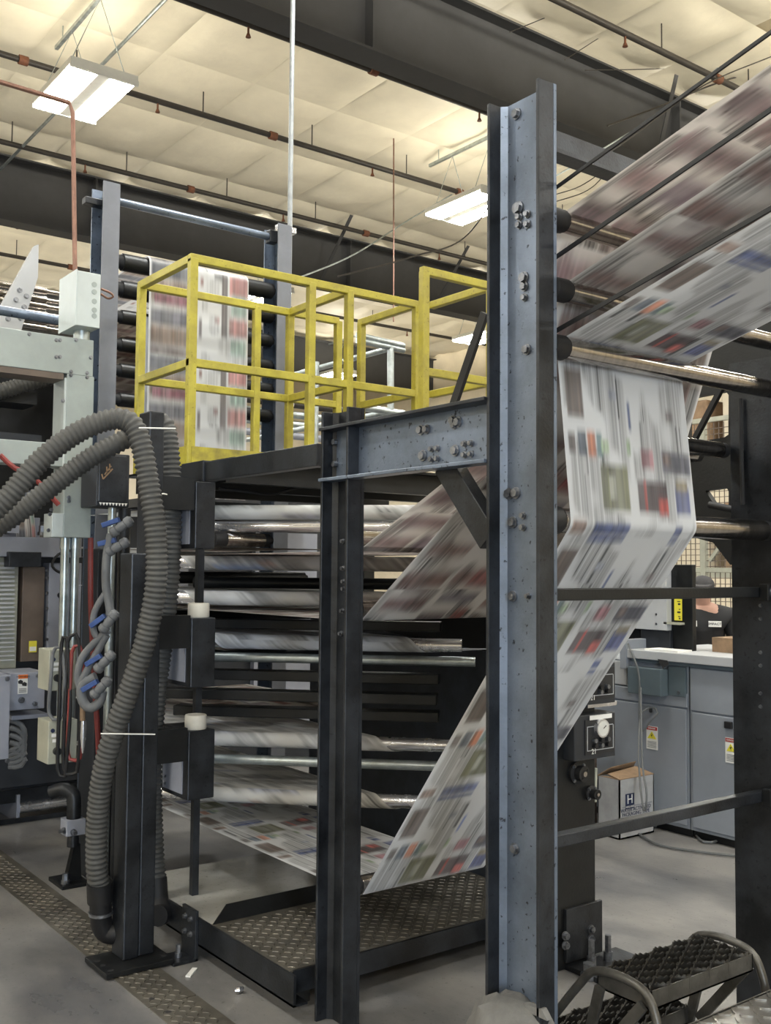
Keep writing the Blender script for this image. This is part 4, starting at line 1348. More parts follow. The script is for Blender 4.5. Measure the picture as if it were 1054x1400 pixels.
# upper rollers and slanted plate behind the duct
t = thing('slanted_plate', 'pale drilled steel plate leaning above the cable duct', 'plate', (1.5, 6.2, 2.8))
pl = [P(0, 447, Y=6.0), P(28, 455, Y=6.0), P(52, 379, Y=6.0), P(53, 334, Y=6.0), P(47, 336, Y=6.0), P(-12, 442, Y=6.0)]
MB().prism(pl, (0, .04, 0)).build('plate', m_cab_lt, t)
for u, v in ((27, 397), (22, 410), (17, 424), (11, 436), (33, 420), (28, 435), (36, 405)):
    bolt_at(t, P(u, v, Y=6.0), (0, -1, 0), .012, .01)
MB().box((0.6, 6.0, 2.625), (1.6, 6.3, 2.84)).build('mount', m_press_dk, t)
for i, v in enumerate((398, 410, 419, 430, 441, 449)):
    z = P(60, v, Y=6.4).z
    o = MB().cyl((1.5, 6.4, z), (2.12, 6.4, z), .022, 14).cyl((2.12, 6.4, z), (2.2, 6.4, z), .014, 10).build('press_roller', m_chrome, smooth=True)
    tag(o, 'bare steel press roller behind the grey junction box', 'roller', 'press rollers above the duct')
o = MB().cyl(P(-30, 419, Y=5.3), P(80, 438, Y=5.3), .025, 12).build('grab_rail', m_steel, smooth=True)
tag(o, 'round steel rail running behind the leaning drilled plate', 'rail')
# dark bulk of the press behind
t = thing('press_tower', 'dark printing tower framework behind the cable duct', 'press', (1.2, 7.5, 0))
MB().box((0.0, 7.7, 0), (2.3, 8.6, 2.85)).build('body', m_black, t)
MB().box((0.6, 6.8, 1.9), (2.42, 7.6, 2.9)).build('dark_fill', m_black, t)  # black box added to stand for the dark interior behind the duct
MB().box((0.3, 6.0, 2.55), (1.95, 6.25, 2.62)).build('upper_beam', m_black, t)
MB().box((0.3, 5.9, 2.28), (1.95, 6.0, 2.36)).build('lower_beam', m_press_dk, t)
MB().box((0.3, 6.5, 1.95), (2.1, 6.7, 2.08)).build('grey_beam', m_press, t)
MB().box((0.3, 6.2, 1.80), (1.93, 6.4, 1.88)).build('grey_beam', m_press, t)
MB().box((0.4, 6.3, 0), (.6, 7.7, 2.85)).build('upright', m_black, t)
o = hose([P(-40, 540, Y=5.9), P(0, 535, Y=5.9), P(45, 522, Y=5.9), P(90, 512, Y=5.9)], .045, 'dark corrugated hose inside the press tower framework')
# second press block behind the stack
t = thing('press_block', 'dark press block standing behind the angle bar stack', 'press', (3.6, 8, 0))
MB().box((2.7, 7.4, 0), (5.0, 8.6, 2.05)).build('body', m_press_dk, t)
MB().box((2.7, 7.34, 1.25), (3.25, 7.4, 1.75)).build('web_guard', m_cab_lt, t)
MB().box((3.35, 7.34, 1.3), (3.6, 7.4, 1.7)).build('motor_plate', m_press, t)
MB().box((4.2, 7.34, .3), (4.8, 7.4, 1.9)).build('door', m_press, t)

# ================================================================== BACKGROUND HALL PARTS
# galvanised pipe handrail and pipe rack
t = thing('pipe_handrail', 'galvanised pipe handrail behind the yellow railing', 'railing', (4, 7, 2))
def pp(u, v, y): return P(u, v, Y=y)
yh = 6.9
a1, a2 = pp(534, 476, yh), pp(432, 500, yh+.9)
MB().cyl(pp(534, 560, yh), a1, .030, 12).build('post', m_galv, t, smooth=True)
MB().cyl((a2.x, a2.y, a1.z-1.6), (a2.x, a2.y, a1.z), .030, 12).build('post', m_galv, t, smooth=True)
MB().cyl(pp(488, 458, yh), pp(552, 473, yh), .026, 12).build('rail', m_galv, t, smooth=True)
MB().cyl(pp(488, 465, yh), pp(552, 479, yh), .026, 12).build('rail', m_galv, t, smooth=True)
MB().cyl(a1, (a1.x, yh+2.6, a1.z), .026, 12).build('rail', m_galv, t, smooth=True)
MB().cyl((a1.x, yh, a1.z-.55), (a1.x, yh+2.6, a1.z-.55), .026, 12).build('rail', m_galv, t, smooth=True)
MB().cyl(pp(490, 556, yh), pp(552, 566, yh), .03, 12).build('rail', m_galv, t, smooth=True)
MB().box((3.3, 6.6, 2.08), (4.6, 9.6, 2.15)).build('walkway', m_press_dk, t)
t = thing('pipe_rack', 'rack of horizontal service pipes behind the pipe handrail', 'pipe rack', (7, 10.5, 0))
for i, (v0, v1, m_) in enumerate(((556, 567, m_pipe), (570, 580, m_galv), (584, 592, m_galv), (600, 606, m_press))):
    z = P(470, (v0+v1)/2, Y=10.5).z
    MB().cyl((5.6, 10.5, z), (9.6, 10.5, z), .045, 10).build('pipe', m_, t, smooth=True)
for x in (5.8, 7.5, 9.4):
    MB().box((x-.04, 10.56, 0), (x+.04, 10.62, 3.6)).build('upright', m_press_dk, t)
# vertical conduit from the ceiling
t = thing('tall_conduit', 'tall galvanised conduit from the ceiling down past the yellow railing', 'conduit', (3.5, 5.75, 2.1))
cx = P(395, 400, Y=5.72).x
MB().cyl((cx, 5.72, 2.2), (cx, 5.72, ZC), .016, 10).build('pipe', m_dull, t, smooth=True)
MB().tube(spline([(cx, 5.72, 2.7), (cx, 5.72, 2.45), (cx+.03, 5.70, 2.3), (cx+.08, 5.66, 2.08)], .03), .014, 8).build('lower_bend', m_galv, t, smooth=True)
for v in (315, 552):
    z = P(395, v, Y=5.72).z
    MB().box((cx-.10, 5.70, z-.02), (cx+.04, 5.745, z+.02)).build('clamp', m_alu, t, bevel=.003)
MB().cyl((cx, 5.72, 6.3), (cx, 5.72, 6.42), .024, 10).build('coupling', m_galv, t, smooth=True)
# scalloped insulation edge on the back wall
o = MB()
for x in np.arange(4, 17.5, .55):
    o.prism([(x, Y1-.05, 5.75), (x+.55, Y1-.05, 5.75), (x+.55, Y1-.05, 5.95), (x, Y1-.05, 5.95)], (0, .03, 0))
    o.prism([(x+.12, Y1-.05, 5.66), (x+.30, Y1-.05, 5.66), (x+.36, Y1-.05, 5.75), (x+.06, Y1-.05, 5.75)], (0, .03, 0))
o = o.build('trim_1', m_ceil_base)
tag(o, 'scalloped edge of the wall insulation', kind='structure')
# slack cables under the ceiling
for pts, lab, r in (([(395, 385, 12), (480, 350, 12), (560, 300, 12), (625, 262, 12)], 'slack cable sagging from the ceiling behind the yellow railing', .012), ([(462, 378, 9), (560, 352, 9), (640, 320, 9), (700, 215, 9), (702, 140, 9)], 'slack cable curving toward the tall column', .009),
                    ([(752, 245, 7.0), (830, 200, 7.0), (940, 128, 7.0), (1060, 20, 7.0)], 'pale cable stretched over the topmost web', .009), ([(752, 262, 6.5), (860, 190, 6.5), (960, 118, 6.5), (1060, 75, 6.5)], 'thin dark cable over the topmost web', .007),
                    ([(830, 172, 7), (900, 146, 7), (985, 112, 7), (1060, 92, 7)], 'twin dark cable crossing the massive roof beam', .010), ([(800, 96, 7.5), (900, 94, 7.5), (1060, 86, 7.5)], 'taut wire hooked to the massive roof beam', .005),
                    ([(772, 82, 7.5), (830, 45, 7.5), (905, 0, 7.5)], 'taut wire rising to the ceiling from the massive roof beam', .005), ([(697, 44, 7.5), (760, 18, 7.5), (800, 0, 7.5)], 'short taut wire by the massive roof beam', .005),
                    ([(752, 278, 8), (800, 262, 8), (825, 240, 8), (829, 222, 7.95), (831, 206, 7.85)], 'dangling thin cable loop beside the tall column', .006), ([(752, 268, 8), (790, 256, 8), (818, 238, 8), (830, 222, 8)], 'second thin cable loop beside the tall column', .006)):
    o = MB().tube(spline([P(u, v, Y=y) for u, v, y in pts], .08), r, 6).build('slack_cable', m_galv if 'pale' in lab or 'sagging' in lab else m_pipe, smooth=True)
    tag(o, lab, 'cable')
o = MB().cyl(P(538, 440, Y=11), (P(538, 214, Y=11).x, 11, ZC), .010, 6).build('drop_rod', m_copper)
tag(o, 'thin reddish rod hanging from the ceiling behind the yellow railing', 'rod')
_a, _b = P(619, 557, X=3.24), P(663, 428, X=3.24)
o = MB().bar(_a+(_a-_b)*((_a.z-ZP)/(_b.z-_a.z)), _b, .02, .045).build('flat_strap', m_rubber)
tag(o, 'flat black strap slanting above the bolted cross beam', 'strap')

# ================================================================== RIGHT SIDE: REAR FRAME COLUMN WITH GAUGE BOXES
t = thing('rear_column', 'dark box column with flange bearings below the gauge boxes', 'column', (3.18, 3.0, 0))
MB().box((3.06, 2.92, .0), (3.305, 3.12, 1.62)).build('box', m_black, t, bevel=.004)
MB().box((3.115, 2.905, .03), (3.33, 2.92, .24)).build('foot_plate', m_steel_dk, t, bevel=.002)
MB().box((3.12, 2.74, 0), (3.44, 2.93, .02)).build('base_flange', m_steel_dk, t, bevel=.002)
for u, v in ((772, 1279), (772, 1292), (807, 1270), (807, 1283)):
    bolt_at(t, P(u, v, Y=2.905), (0, -1, 0), .013, .018)
for x in (3.20, 3.30):
    bolt_at(t, (x, 2.85, .02), (0, 0, 1), .014, .10)
bolt_at(t, (3.13, 2.80, .0), (0, 0, 1), .025, .06)
for (u, v, r) in ((788, 1056, .045), (806, 1084, .030)):
    c = P(u, v, Y=2.92)
    f = MB().lathe(c, (0, -1, 0), [(r*1.05, 0), (r*1.05, .012), (r*.7, .016), (r*.7, .045), (r*.4, .047), (r*.4, .03)], 24).build('flange_bearing', m_rubber, t, smooth=True)
    for k in range(4):
        q = math.pi*(.25+k/2)
        bolt_at(f, c+Vector((math.cos(q)*r*.88, -.012, math.sin(q)*r*.88)), (0, -1, 0), .006, .008)
    MB().cyl(c+Vector((0, -.03, 0)), c+Vector((0, -.049, 0)), r*.25, 12).build('shaft_end', m_chrome, f)
MB().cyl(P(814, 1050, Y=2.93), P(813, 1096, Y=2.93), .008, 8).build('air_pipe', m_beige, t, smooth=True)


def gauge_box(u0, u1, v0, v1, y, label, gauge):
    a, b = P(u0, v1, Y=y), P(u1, v0, Y=y)
    t = thing('gauge_box', label, 'gauge box', ((a.x+b.x)/2, y, a.z), 'pneumatic gauge boxes')
    MB().box((a.x-.05, y, a.z), (b.x, y+.16, b.z)).build('body', m_press_dk, t, bevel=.004)
    w_, h_ = b.x-a.x, b.z-a.z
    MB().box((a.x+.01, y-.004, a.z+.02), (b.x-.01, y, b.z-.02)).build('panel', m_ink, t)
    fr = MB()
    x0, x1, z0, z1 = a.x+.02, b.x-.02, a.z+.035, b.z-.05
    for lo, hi in (((x0, z0), (x1, z0+.003)), ((x0, z1), (x1, z1+.003)), ((x0, z0), (x0+.003, z1)), ((x1, z0), (x1+.003, z1))):
        fr.box((lo[0], y-.0055, lo[1]), (hi[0], y-.004, hi[1]))
    fr.build('border_line', m_cab_lt, t)
    cx = (a.x+b.x)/2
    if gauge:
        g = MB().cyl((cx, y-.004, b.z-h_*.32), (cx, y-.022, b.z-h_*.32), w_*.19, 24).build('gauge', m_alu, t, smooth=True)
        MB().cyl((cx, y-.022, b.z-h_*.32), (cx, y-.0225, b.z-h_*.32), w_*.16, 24).build('dial', m_screen, g)
        MB().bar((cx, y-.0235, b.z-h_*.32), (cx+w_*.08, y-.0235, b.z-h_*.26), .003, .001, up=(0, 1, 0)).build('needle', m_ink, g)
        MB().box((a.x+w_*.18, y-.006, b.z-.022), (b.x-w_*.14, y-.004, b.z-.004)).build('name_plate', m_white, t)
    for k in range(6):
        x, z = cx+(k % 3-1)*w_*.2, a.z+h_*(.42 if k < 3 else .30)
        kb = MB().cyl((x, y-.004, z), (x, y-.02, z), .009, 10).build('knob', m_rubber if k % 2 else m_bolt, t, smooth=True)
    text_mesh('lettering', '21', m_white, (a.x+w_*.30, y-.006, a.z+h_*.17), (1, 0, 0), (0, 0, 1), .03, t)
    return t


gauge_box(797, 841, 973, 1040, 2.86, 'black gauge box with a round white dial and name plate', True)
gauge_box(795, 841, 905, 965, 2.86, 'black gauge box without a dial, above the one with the dial', False)
o = MB().box((3.24, 2.90, P(800, 970, Y=2.86).z-.004), (3.42, 2.98, P(800, 968, Y=2.86).z+.008)).build('shim_plate', m_alu)
tag(o, 'thin bright spacer plate between the two gauge boxes', 'plate')
o = MB().box((3.2, 2.87, 1.165), (3.28, 2.95, 1.18)).build('gauge_bracket', m_black)
tag(o, 'small black bracket on the box column behind the gauge boxes', 'bracket')

# ================================================================== GREY CABINETS AND WORKTOP
XC = 5.25
t = thing('control_cabinet', 'grey sheet metal cabinet with drawer fronts and hanging danger tag', 'cabinet', (XC+.3, 4.2, 0))


def cpan(u0, v0, u1, v1, name, m, x=XC, dep=.012, par=None, bevel=.002, label=None):
    a, b = P(u0, v1, X=x), P(u1, v0, X=x)
    return MB().box((x-dep, b.y, a.z), (x, a.y, b.z)).build(name, m, par or t, bevel=bevel, label=label)


yA, yM_, yB = P(838, 1000, X=XC).y, P(942, 1000, X=XC).y, P(1080, 1000, X=XC).y
MB().box((XC, yM_, .05), (XC+.55, yA+.35, 1.03)).build('body', m_cab, t)
MB().box((XC+.03, yM_, 0), (XC+.5, yA+.35, .05)).build('plinth', m_black, t)
zt_ = P(900, 912, X=XC).z
MB().box((XC-.012, yM_+.015, .07), (XC, P(842, 1000, X=XC).y, .765)).build('door', m_cab, t, bevel=.004)
MB().box((XC-.012, yM_+.005, .775), (XC, P(838, 1000, X=XC).y, .86)).build('drawer_front', m_cab, t, bevel=.004)
MB().box((XC-.012, P(858, 900, X=XC).y, .87), (XC, P(838, 900, X=XC).y+.1, 1.02)).build('upper_panel', m_cab_lt, t, bevel=.003)
dk = MB().box((XC-.09, P(903, 950, X=XC-.09).y, .835), (XC, P(858, 940, X=XC-.09).y, 1.0)).build('hood_box', m_cab_dk, t, bevel=.004)
MB().box((XC-.02, yM_+.01, .84), (XC, P(903, 950, X=XC-.09).y-.005, 1.02)).build('hood_panel', m_cab_dk, t, bevel=.003)
bolt_at(t, (XC-.02, yM_+.06, .865), (-1, 0, 0), .008, .006)
bolt_at(t, (XC-.02, yM_+.30, .865), (-1, 0, 0), .008, .006)


def danger_tag(u0, v0, u1, v1, x, par):
    a, b = P(u0, v1, X=x), P(u1, v0, X=x)
    y0, y1, z0, z1 = b.y, a.y, a.z, b.z
    g = MB().box((x-.002, y0, z0), (x, y1, z1)).build('danger_tag', m_white, par, label='white danger tag with red header')
    h = z1-z0
    MB().box((x-.003, y0+.002, z1-h*.17), (x-.002, y1-.002, z1-h*.02)).build('tag_header', m_redlab, g)
    ym = (y0+y1)/2
    MB().prism([(x-.003, y0+.008, z0+h*.46), (x-.003, y1-.008, z0+h*.46), (x-.003, ym, z0+h*.78)], (.001, 0, 0)).build('hazard_triangle', m_yellab, g)
    MB().prism([(x-.004, ym-.004, z0+h*.5), (x-.004, ym+.008, z0+h*.62), (x-.004, ym-.001, z0+h*.62), (x-.004, ym+.004, z0+h*.72), (x-.004, ym-.008, z0+h*.60), (x-.004, ym+.001, z0+h*.60)], (.001, 0, 0)).build('lightning_bolt', m_ink, g)
    text_mesh('header_lettering', 'DANGER', m_white, (x-.0035, ym, z1-h*.095), (0, -1, 0), (0, 0, 1), .014, g)
    ln = MB()
    for k in range(5):
        ln.box((x-.003, y0+.008, z0+h*(.08+.06*k)), (x-.002, y1-.008, z0+h*(.10+.06*k)))
    ln.build('fine_print', m_cable, g)


danger_tag(884, 994, 899, 1023, XC-.013, t)
pts = [P(859, 880, X=XC-.06), P(873, 920, X=XC-.1), P(874, 960, X=XC-.1), P(874, 985, X=XC-.1), P(878, 1000, X=XC-.1), P(890, 985, X=XC-.08), P(899, 975, X=XC-.06), P(893, 967, X=XC-.06), P(880, 972, X=XC-.08), P(875, 985, X=XC-.1), P(873, 1030, X=XC-.2), P(876, 1080, X=XC-.3), P(881, 1110, X=XC-.35), P(884, 1085, X=XC-.35), P(878, 1040, X=XC-.3), P(876, 940, X=XC-.12)]
o = MB().tube(spline(pts, .03), .006, 6).build('power_cord', m_cable, smooth=True)
tag(o, 'thin grey cord hanging in a loop down the drawer cabinet', 'cord')
o = MB().box(P(887, 974, X=XC-.07), P(892, 966, X=XC-.05)).build('cord_plug', m_rubber, bevel=.004)
tag(o, 'small black plug in the cord loop', 'plug')

t = thing('control_cabinet', 'grey sheet metal cabinet half hidden by the broad stained column', 'cabinet', (XC+.3, 3.4, 0))
MB().box((XC, 2.9, .05), (XC+.55, yM_-.01, 1.03)).build('body', m_cab, t)
MB().box((XC+.03, 2.9, 0), (XC+.5, yM_-.01, .05)).build('plinth', m_black, t)
MB().box((XC-.012, 2.95, .07), (XC, yM_-.03, .755)).build('door', m_cab, t, bevel=.004)
MB().box((XC-.012, 2.95, .765), (XC, yM_-.02, 1.02)).build('upper_panel', m_cab, t, bevel=.004)
danger_tag(992, 1010, 1007, 1042, XC-.013, t)
o2 = P(996, 991, X=XC-.012)
MB().box((XC-.03, o2.y-.03, o2.z-.02), (XC-.012, o2.y+.02, o2.z+.02)).build('latch', m_rubber, t, bevel=.004)

ZW0, ZW1 = 1.05, 1.105
t = thing('worktop', 'pale steel worktop spanning the grey cabinets', 'worktop', (5.5, 3.7, 1.03))
yE = P(857, 890, X=5.2).y
MB().box((5.2, 2.9, ZW0), (6.05, yE, ZW1)).build('top', m_cab_lt, t, bevel=.004)
MB().box((5.22, 2.9, 1.03), (5.8, yE-.02, ZW0)).build('under_rail', m_cab_dk, t)
MB().box((5.19, yE, .98), (5.8, yE+.05, ZW1+.06)).build('end_cheek', m_cab, t, bevel=.003)
MB().prism([P(899, 901, X=5.195), P(912, 903, X=5.195), P(914, 908, X=5.195), P(906, 914, X=5.195)], (.004, 0, 0)).build('dark_tab', m_ink, t)
o = MB().box((5.5, 3.62, ZW1), (5.85, 3.9, ZW1+.09)).build('paper_stack', m_kraft)
tag(o, 'wrapped stack of printed paper on the worktop before the person', 'paper')
o = MB().box((5.22, 3.95, ZW1), (5.365, 4.20, ZW1+.012)).build('loose_sheets', m_white)
tag(o, 'loose printed sheets lying flat on the worktop', 'paper')
# enclosure on the worktop
t = thing('monitor_enclosure', 'black machine enclosure with grey side cover and yellow caution strip on the worktop', 'enclosure', (5.5, 4.1, ZW1))
xe = 5.42
a, b = P(864, 888, X=xe), P(946, 772, X=xe)
MB().box((xe, b.y, ZW1), (xe+.04, a.y+.05, b.z)).build('body', m_black, t, bevel=.004)
a, b = P(845, 858, X=xe-.05), P(911, 780, X=xe-.05)
MB().box((xe-.05, b.y, a.z), (xe, a.y, b.z)).build('side_cover', m_cab_lt, t, bevel=.003)
for v in (840, 853):
    bolt_at(t, P(897, v, X=xe-.05), (-1, 0, 0), .006, .004)
a, b = P(876, 886, X=xe-.03), P(916, 862, X=xe-.03)
MB().box((xe-.03, b.y, a.z), (xe, a.y, b.z)).build('lower_box', m_press_dk, t, bevel=.004)
a, b = P(922, 848, X=xe-.003), P(932, 819, X=xe-.003)
cs = MB().box((xe-.004, b.y, a.z), (xe, a.y, b.z)).build('caution_strip', m_yellab, t)
mk = MB()
for k, (h0, h1) in enumerate(((.06, .12), (.16, .20), (.34, .42), (.5, .54), (.72, .8), (.86, .9))):
    mk.box((xe-.005, b.y+.01, a.z+(b.z-a.z)*h0), (xe-.004, b.y+.022+.006*(k % 3), a.z+(b.z-a.z)*h1))
mk.build('strip_print', m_ink, cs)
MB().box((xe-.05, P(936, 850, X=xe).y, P(914, 853, X=xe).z), (xe, P(914, 850, X=xe).y, P(914, 850, X=xe).z)).build('ledge', m_beige, t)

# ================================================================== PERSON BEHIND THE WORKTOP
px_, py_ = 6.55, 4.72
t = thing('person', 'person in a dark cap and black work shirt with white name patches behind the worktop', 'person', (px_, py_, 0))


def skin_body(name, joints, edges, m, parent, sub=2):
    me = bpy.data.meshes.new(name)
    me.from_pydata([j[0] for j in joints], edges, [])
    o = bpy.data.objects.new(name, me)
    COL.objects.link(o)
    o.location = (0, 0, 0)
    md = o.modifiers.new('skin', 'SKIN')
    for i, j in enumerate(joints):
        r = j[1]
        me.skin_vertices[0].data[i].radius = r if isinstance(r, tuple) else (r, r)
    me.skin_vertices[0].data[0].use_root = True
    s = o.modifiers.new('sub', 'SUBSURF')
    s.levels = s.render_levels = sub
    dg = bpy.context.evaluated_depsgraph_get()
    em = bpy.data.meshes.new_from_object(o.evaluated_get(dg))
    bpy.data.objects.remove(o)
    em.materials.clear()
    em.materials.append(m)
    em.shade_smooth()
    ob = bpy.data.objects.new(name, em)
    COL.objects.link(ob)
    attach(ob, parent)
    return ob


# the figure faces the camera side (-x, -y), leaning slightly over the counter
fw = Vector((-.82, -.57, 0)).normalized()
lf = Vector((-fw.y, fw.x, 0))


def bp(f, l, z): return Vector((px_, py_, 0))+fw*f+lf*l+Vector((0, 0, z))


J = [(bp(0, 0, .88), .14), (bp(.02, 0, 1.05), .145), (bp(.05, 0, 1.20), .15), (bp(.07, 0, 1.30), .085), (bp(.10, 0, 1.37), .05), (bp(.13, 0, 1.44), .07), (bp(.13, 0, 1.52), .066),
     (bp(.06, .19, 1.27), .065), (bp(.09, .25, 1.05), .048), (bp(.27, .22, .98), .040), (bp(.36, .18, 1.00), .026),
     (bp(.06, -.19, 1.27), .065), (bp(.09, -.25, 1.05), .048), (bp(.27, -.22, .98), .040), (bp(.36, -.18, 1.00), .026),
     (bp(0, .10, .82), .10), (bp(.02, .11, .45), .065), (bp(-.01, .11, .09), .045), (bp(.12, .12, .045), .036),
     (bp(0, -.10, .82), .10), (bp(.02, -.11, .45), .065), (bp(-.01, -.11, .09), .045), (bp(.12, -.12, .045), .036)]
E_ = [(0, 1), (1, 2), (2, 3), (3, 4), (4, 5), (5, 6), (3, 7), (7, 8), (8, 9), (9, 10), (3, 11), (11, 12), (12, 13), (13, 14), (0, 15), (15, 16), (16, 17), (17, 18), (0, 19), (19, 20), (20, 21), (21, 22)]
hand = len(J)
for s in (1, -1):
    w_ = 10 if s == 1 else 14
    for k in range(4):
        J.append((bp(.42, s*(.20-.017*k), .995), .0095))
        E_.append((w_, len(J)-1))
        J.append((bp(.455-.006*abs(k-1.5), s*(.20-.018*k), .975), .0085))
        E_.append((len(J)-2, len(J)-1))
    J.append((bp(.39, s*.135, 1.0), .010))
    E_.append((w_, len(J)-1))
skin_body('body', J, E_, m_skin, t)
SJ = [(bp(0, 0, .86), .165), (bp(.02, 0, 1.05), .17), (bp(.05, 0, 1.20), .172), (bp(.07, 0, 1.31), .145), (bp(.10, 0, 1.375), .07), (bp(.06, .19, 1.27), .085), (bp(.09, .245, 1.08), .065), (bp(.06, -.19, 1.27), .082), (bp(.09, -.245, 1.08), .065)]
skin_body('shirt', SJ, [(0, 1), (1, 2), (2, 3), (3, 4), (3, 5), (5, 6), (3, 7), (7, 8)], m_shirt, t)
TJ = [(bp(0, 0, .88), .155), (bp(0, .10, .80), .115), (bp(.02, .11, .45), .082), (bp(-.01, .11, .10), .068), (bp(0, -.10, .80), .115), (bp(.02, -.11, .45), .082), (bp(-.01, -.11, .10), .068)]
skin_body('trousers', TJ, [(0, 1), (1, 2), (2, 3), (0, 4), (4, 5), (5, 6)], m_trousers, t)
hc = bp(.135, 0, 1.485)
cp_ = MB()
cp_.ball(hc+Vector((0, 0, .018)), .088, 16, (1, 1, .85))
cp_.build('cap', m_cap, t, smooth=True)
MB().prism([hc+fw*.07+lf*.07+Vector((0, 0, .02)), hc+fw*.15+lf*.045+Vector((0, 0, .005)), hc+fw*.15-lf*.045+Vector((0, 0, .005)), hc+fw*.07-lf*.07+Vector((0, 0, .02))], (0, 0, .008)).build('cap_peak', m_cap, t)
MB().ball(hc+fw*.082+Vector((0, 0, -.03)), .014, 8, (1, 1, 1.4)).build('nose', m_skin, t, smooth=True)
for s in (1, -1):
    MB().ball(hc+fw*.074+lf*s*.028+Vector((0, 0, -.012)), .008, 8).build('eye', m_ink, t, smooth=True)
    MB().ball(hc+lf*s*.074+Vector((0, 0, -.03)), .02, 8, (.6, .6, 1.2)).build('ear', m_skin, t, smooth=True)
MB().bar(hc+fw*.076+lf*.02+Vector((0, 0, -.062)), hc+fw*.076-lf*.02+Vector((0, 0, -.062)), .006, .006).build('mouth', m_redlab, t)
for s, txt in ((1, 'IMPACT'), (-1, '')):
    c = bp(.232, s*.085, 1.225)
    MB().bar(c-lf*.045, c+lf*.045, .008, .042).build('name_patch', m_white, t)
    if txt:
        text_mesh('patch_lettering', txt, m_ink, c+fw*.0055, lf, (0, 0, 1), .026, t)

# wire mesh guard behind
t = thing('mesh_guard', 'wire mesh safety guard panels behind the person', 'guard', (8, 4.5, 0))
xg = 7.6
wm = MB()
yg0, yg1 = 3.2, 6.6
for y in np.arange(yg0, yg1, .05):
    wm.box((xg-.003, y-.003, .3), (xg+.003, y+.003, 2.9))
for z in np.arange(.3, 2.9, .05):
    wm.box((xg-.003, yg0, z-.003), (xg+.003, yg1, z+.003))
wm.build('wire_mesh', m_brown, t, kind='stuff')
for y in (3.2, 4.33, 5.46, 6.6):
    MB().box((xg-.025, y-.025, 0), (xg+.025, y+.025, 2.95)).build('post', m_beige, t)
for z in (.3, 1.62, 2.93):
    MB().box((xg-.02, yg0, z-.02), (xg+.02, yg1, z+.02)).build('rail', m_beige, t)
MB().bar((xg, 4.4, 2.9), (xg, 5.4, 1.7), .03, .03).build('diagonal_brace', m_beige, t)
o = MB().box((8.3, 4.6, 0), (8.9, 5.6, 1.48)).build('parts_cabinet', m_press, bevel=.01)
tag(o, 'pale blue cabinet behind the wire mesh guard', 'cabinet')
t = thing('storage_rack', 'tall storage rack with wrapped goods behind the wire mesh guard', 'rack', (10.5, 5.5, 0))
for x in (10.0, 11.2):
    for y in (3.5, 6.0, 8.5):
        MB().box((x-.05, y-.05, 0), (x+.05, y+.05, 4.2)).build('upright', m_beige, t)
for z in (.3, 1.6, 2.9, 4.0):
    MB().box((10.0, 3.5, z-.06), (11.2, 8.5, z)).build('shelf', m_beige, t)
rg = np.random.default_rng(5)
for k, z in enumerate((.3, 1.6, 2.9)):
    for j in range(4):
        y = 3.6+j*1.2
        h = float(rg.uniform(.6, 1.1))
        o = MB().box((10.1, y, z), (11.0, y+1.0, z+h)).build('wrapped_pallet', m_kraft if (j+k) % 2 else m_wall, bevel=.03)
        tag(o, 'wrapped pallet of goods on the storage rack', 'pallet', 'pallets on the rack')

# carton with printing
t = thing('carton', 'white carton of packaging tape with open torn flaps beside the cabinets', 'carton', (5.0, 4.3, 0))
cx0, cy0 = P(847, 1120, Z=0.03).x, P(847, 1120, Z=.03).y
f = P(847, 1130, Z=0)
bx0, by1 = 4.86, 4.42
ze = P(847, 1068, X=bx0).z
yb_ = P(847, 1100, X=bx0).y
yl_ = P(817, 1100, X=bx0).y
xr_ = P(894, 1100, Y=yb_).x
hgt = P(847, 1067, X=bx0).z
bm_ = MB()
th = .008
bm_.box((bx0, yb_, 0), (xr_, yb_+th, hgt)).box((bx0, yl_-th, 0), (xr_, yl_, hgt)).box((bx0, yb_, 0), (bx0+th, yl_, hgt)).box((xr_-th, yb_, 0), (xr_, yl_, hgt)).box((bx0, yb_, 0), (xr_, yl_, .01))
bm_.build('box', m_card, t)
MB().prism([(bx0, yb_, hgt), (xr_, yb_, hgt), (xr_-.02, yb_+.12, hgt+.03), (bx0+.02, yb_+.11, hgt+.015)], (0, 0, .005)).build('flap', m_kraft, t)
MB().prism([(bx0, yl_, hgt), (xr_, yl_, hgt), (xr_-.02, yl_-.05, hgt+.06), (bx0+.05, yl_-.06, hgt+.05)], (0, 0, .005)).build('flap', m_kraft, t)
MB().prism([(bx0, yb_, hgt), (bx0, yl_, hgt), (bx0+.05, yl_-.02, hgt-.02), (bx0+.04, yb_+.03, hgt+.01)], (0, 0, .004)).build('flap', m_kraft, t)
ys = yb_-.001
c = P(861, 1094, Y=ys)
wl = P(867, 1094, Y=ys).x-P(855, 1094, Y=ys).x
lg = MB().box((c.x-wl/2, ys-.001, c.z-wl*.62), (c.x+wl/2, ys, c.z+wl*.5)).build('logo_square', m_navy, t)
text_mesh('logo_letter', 'H', m_white, (c.x, ys-.0015, c.z+wl*.05), (1, 0, 0), (0, 0, 1), wl*.95, lg)
text_mesh('logo_word', 'HOLLAND', m_white, (c.x, ys-.0015, c.z-wl*.47), (1, 0, 0), (0, 0, 1), wl*.20, lg)
text_mesh('print_line', 'WATER ACTIVATED', m_navy, (c.x+.055, ys-.001, P(861, 1107, Y=ys).z), (1, 0, 0), (0, 0, 1), .031, t)
text_mesh('print_line', 'PACKAGING TAPE', m_navy, (c.x+.055, ys-.001, P(861, 1113, Y=ys).z), (1, 0, 0), (0, 0, 1), .031, t)
MB().box((c.x-.07, ys-.001, P(861, 1102, Y=ys).z-.002), (xr_-.02, ys, P(861, 1102, Y=ys).z)).build('rule_line', m_navy, t)
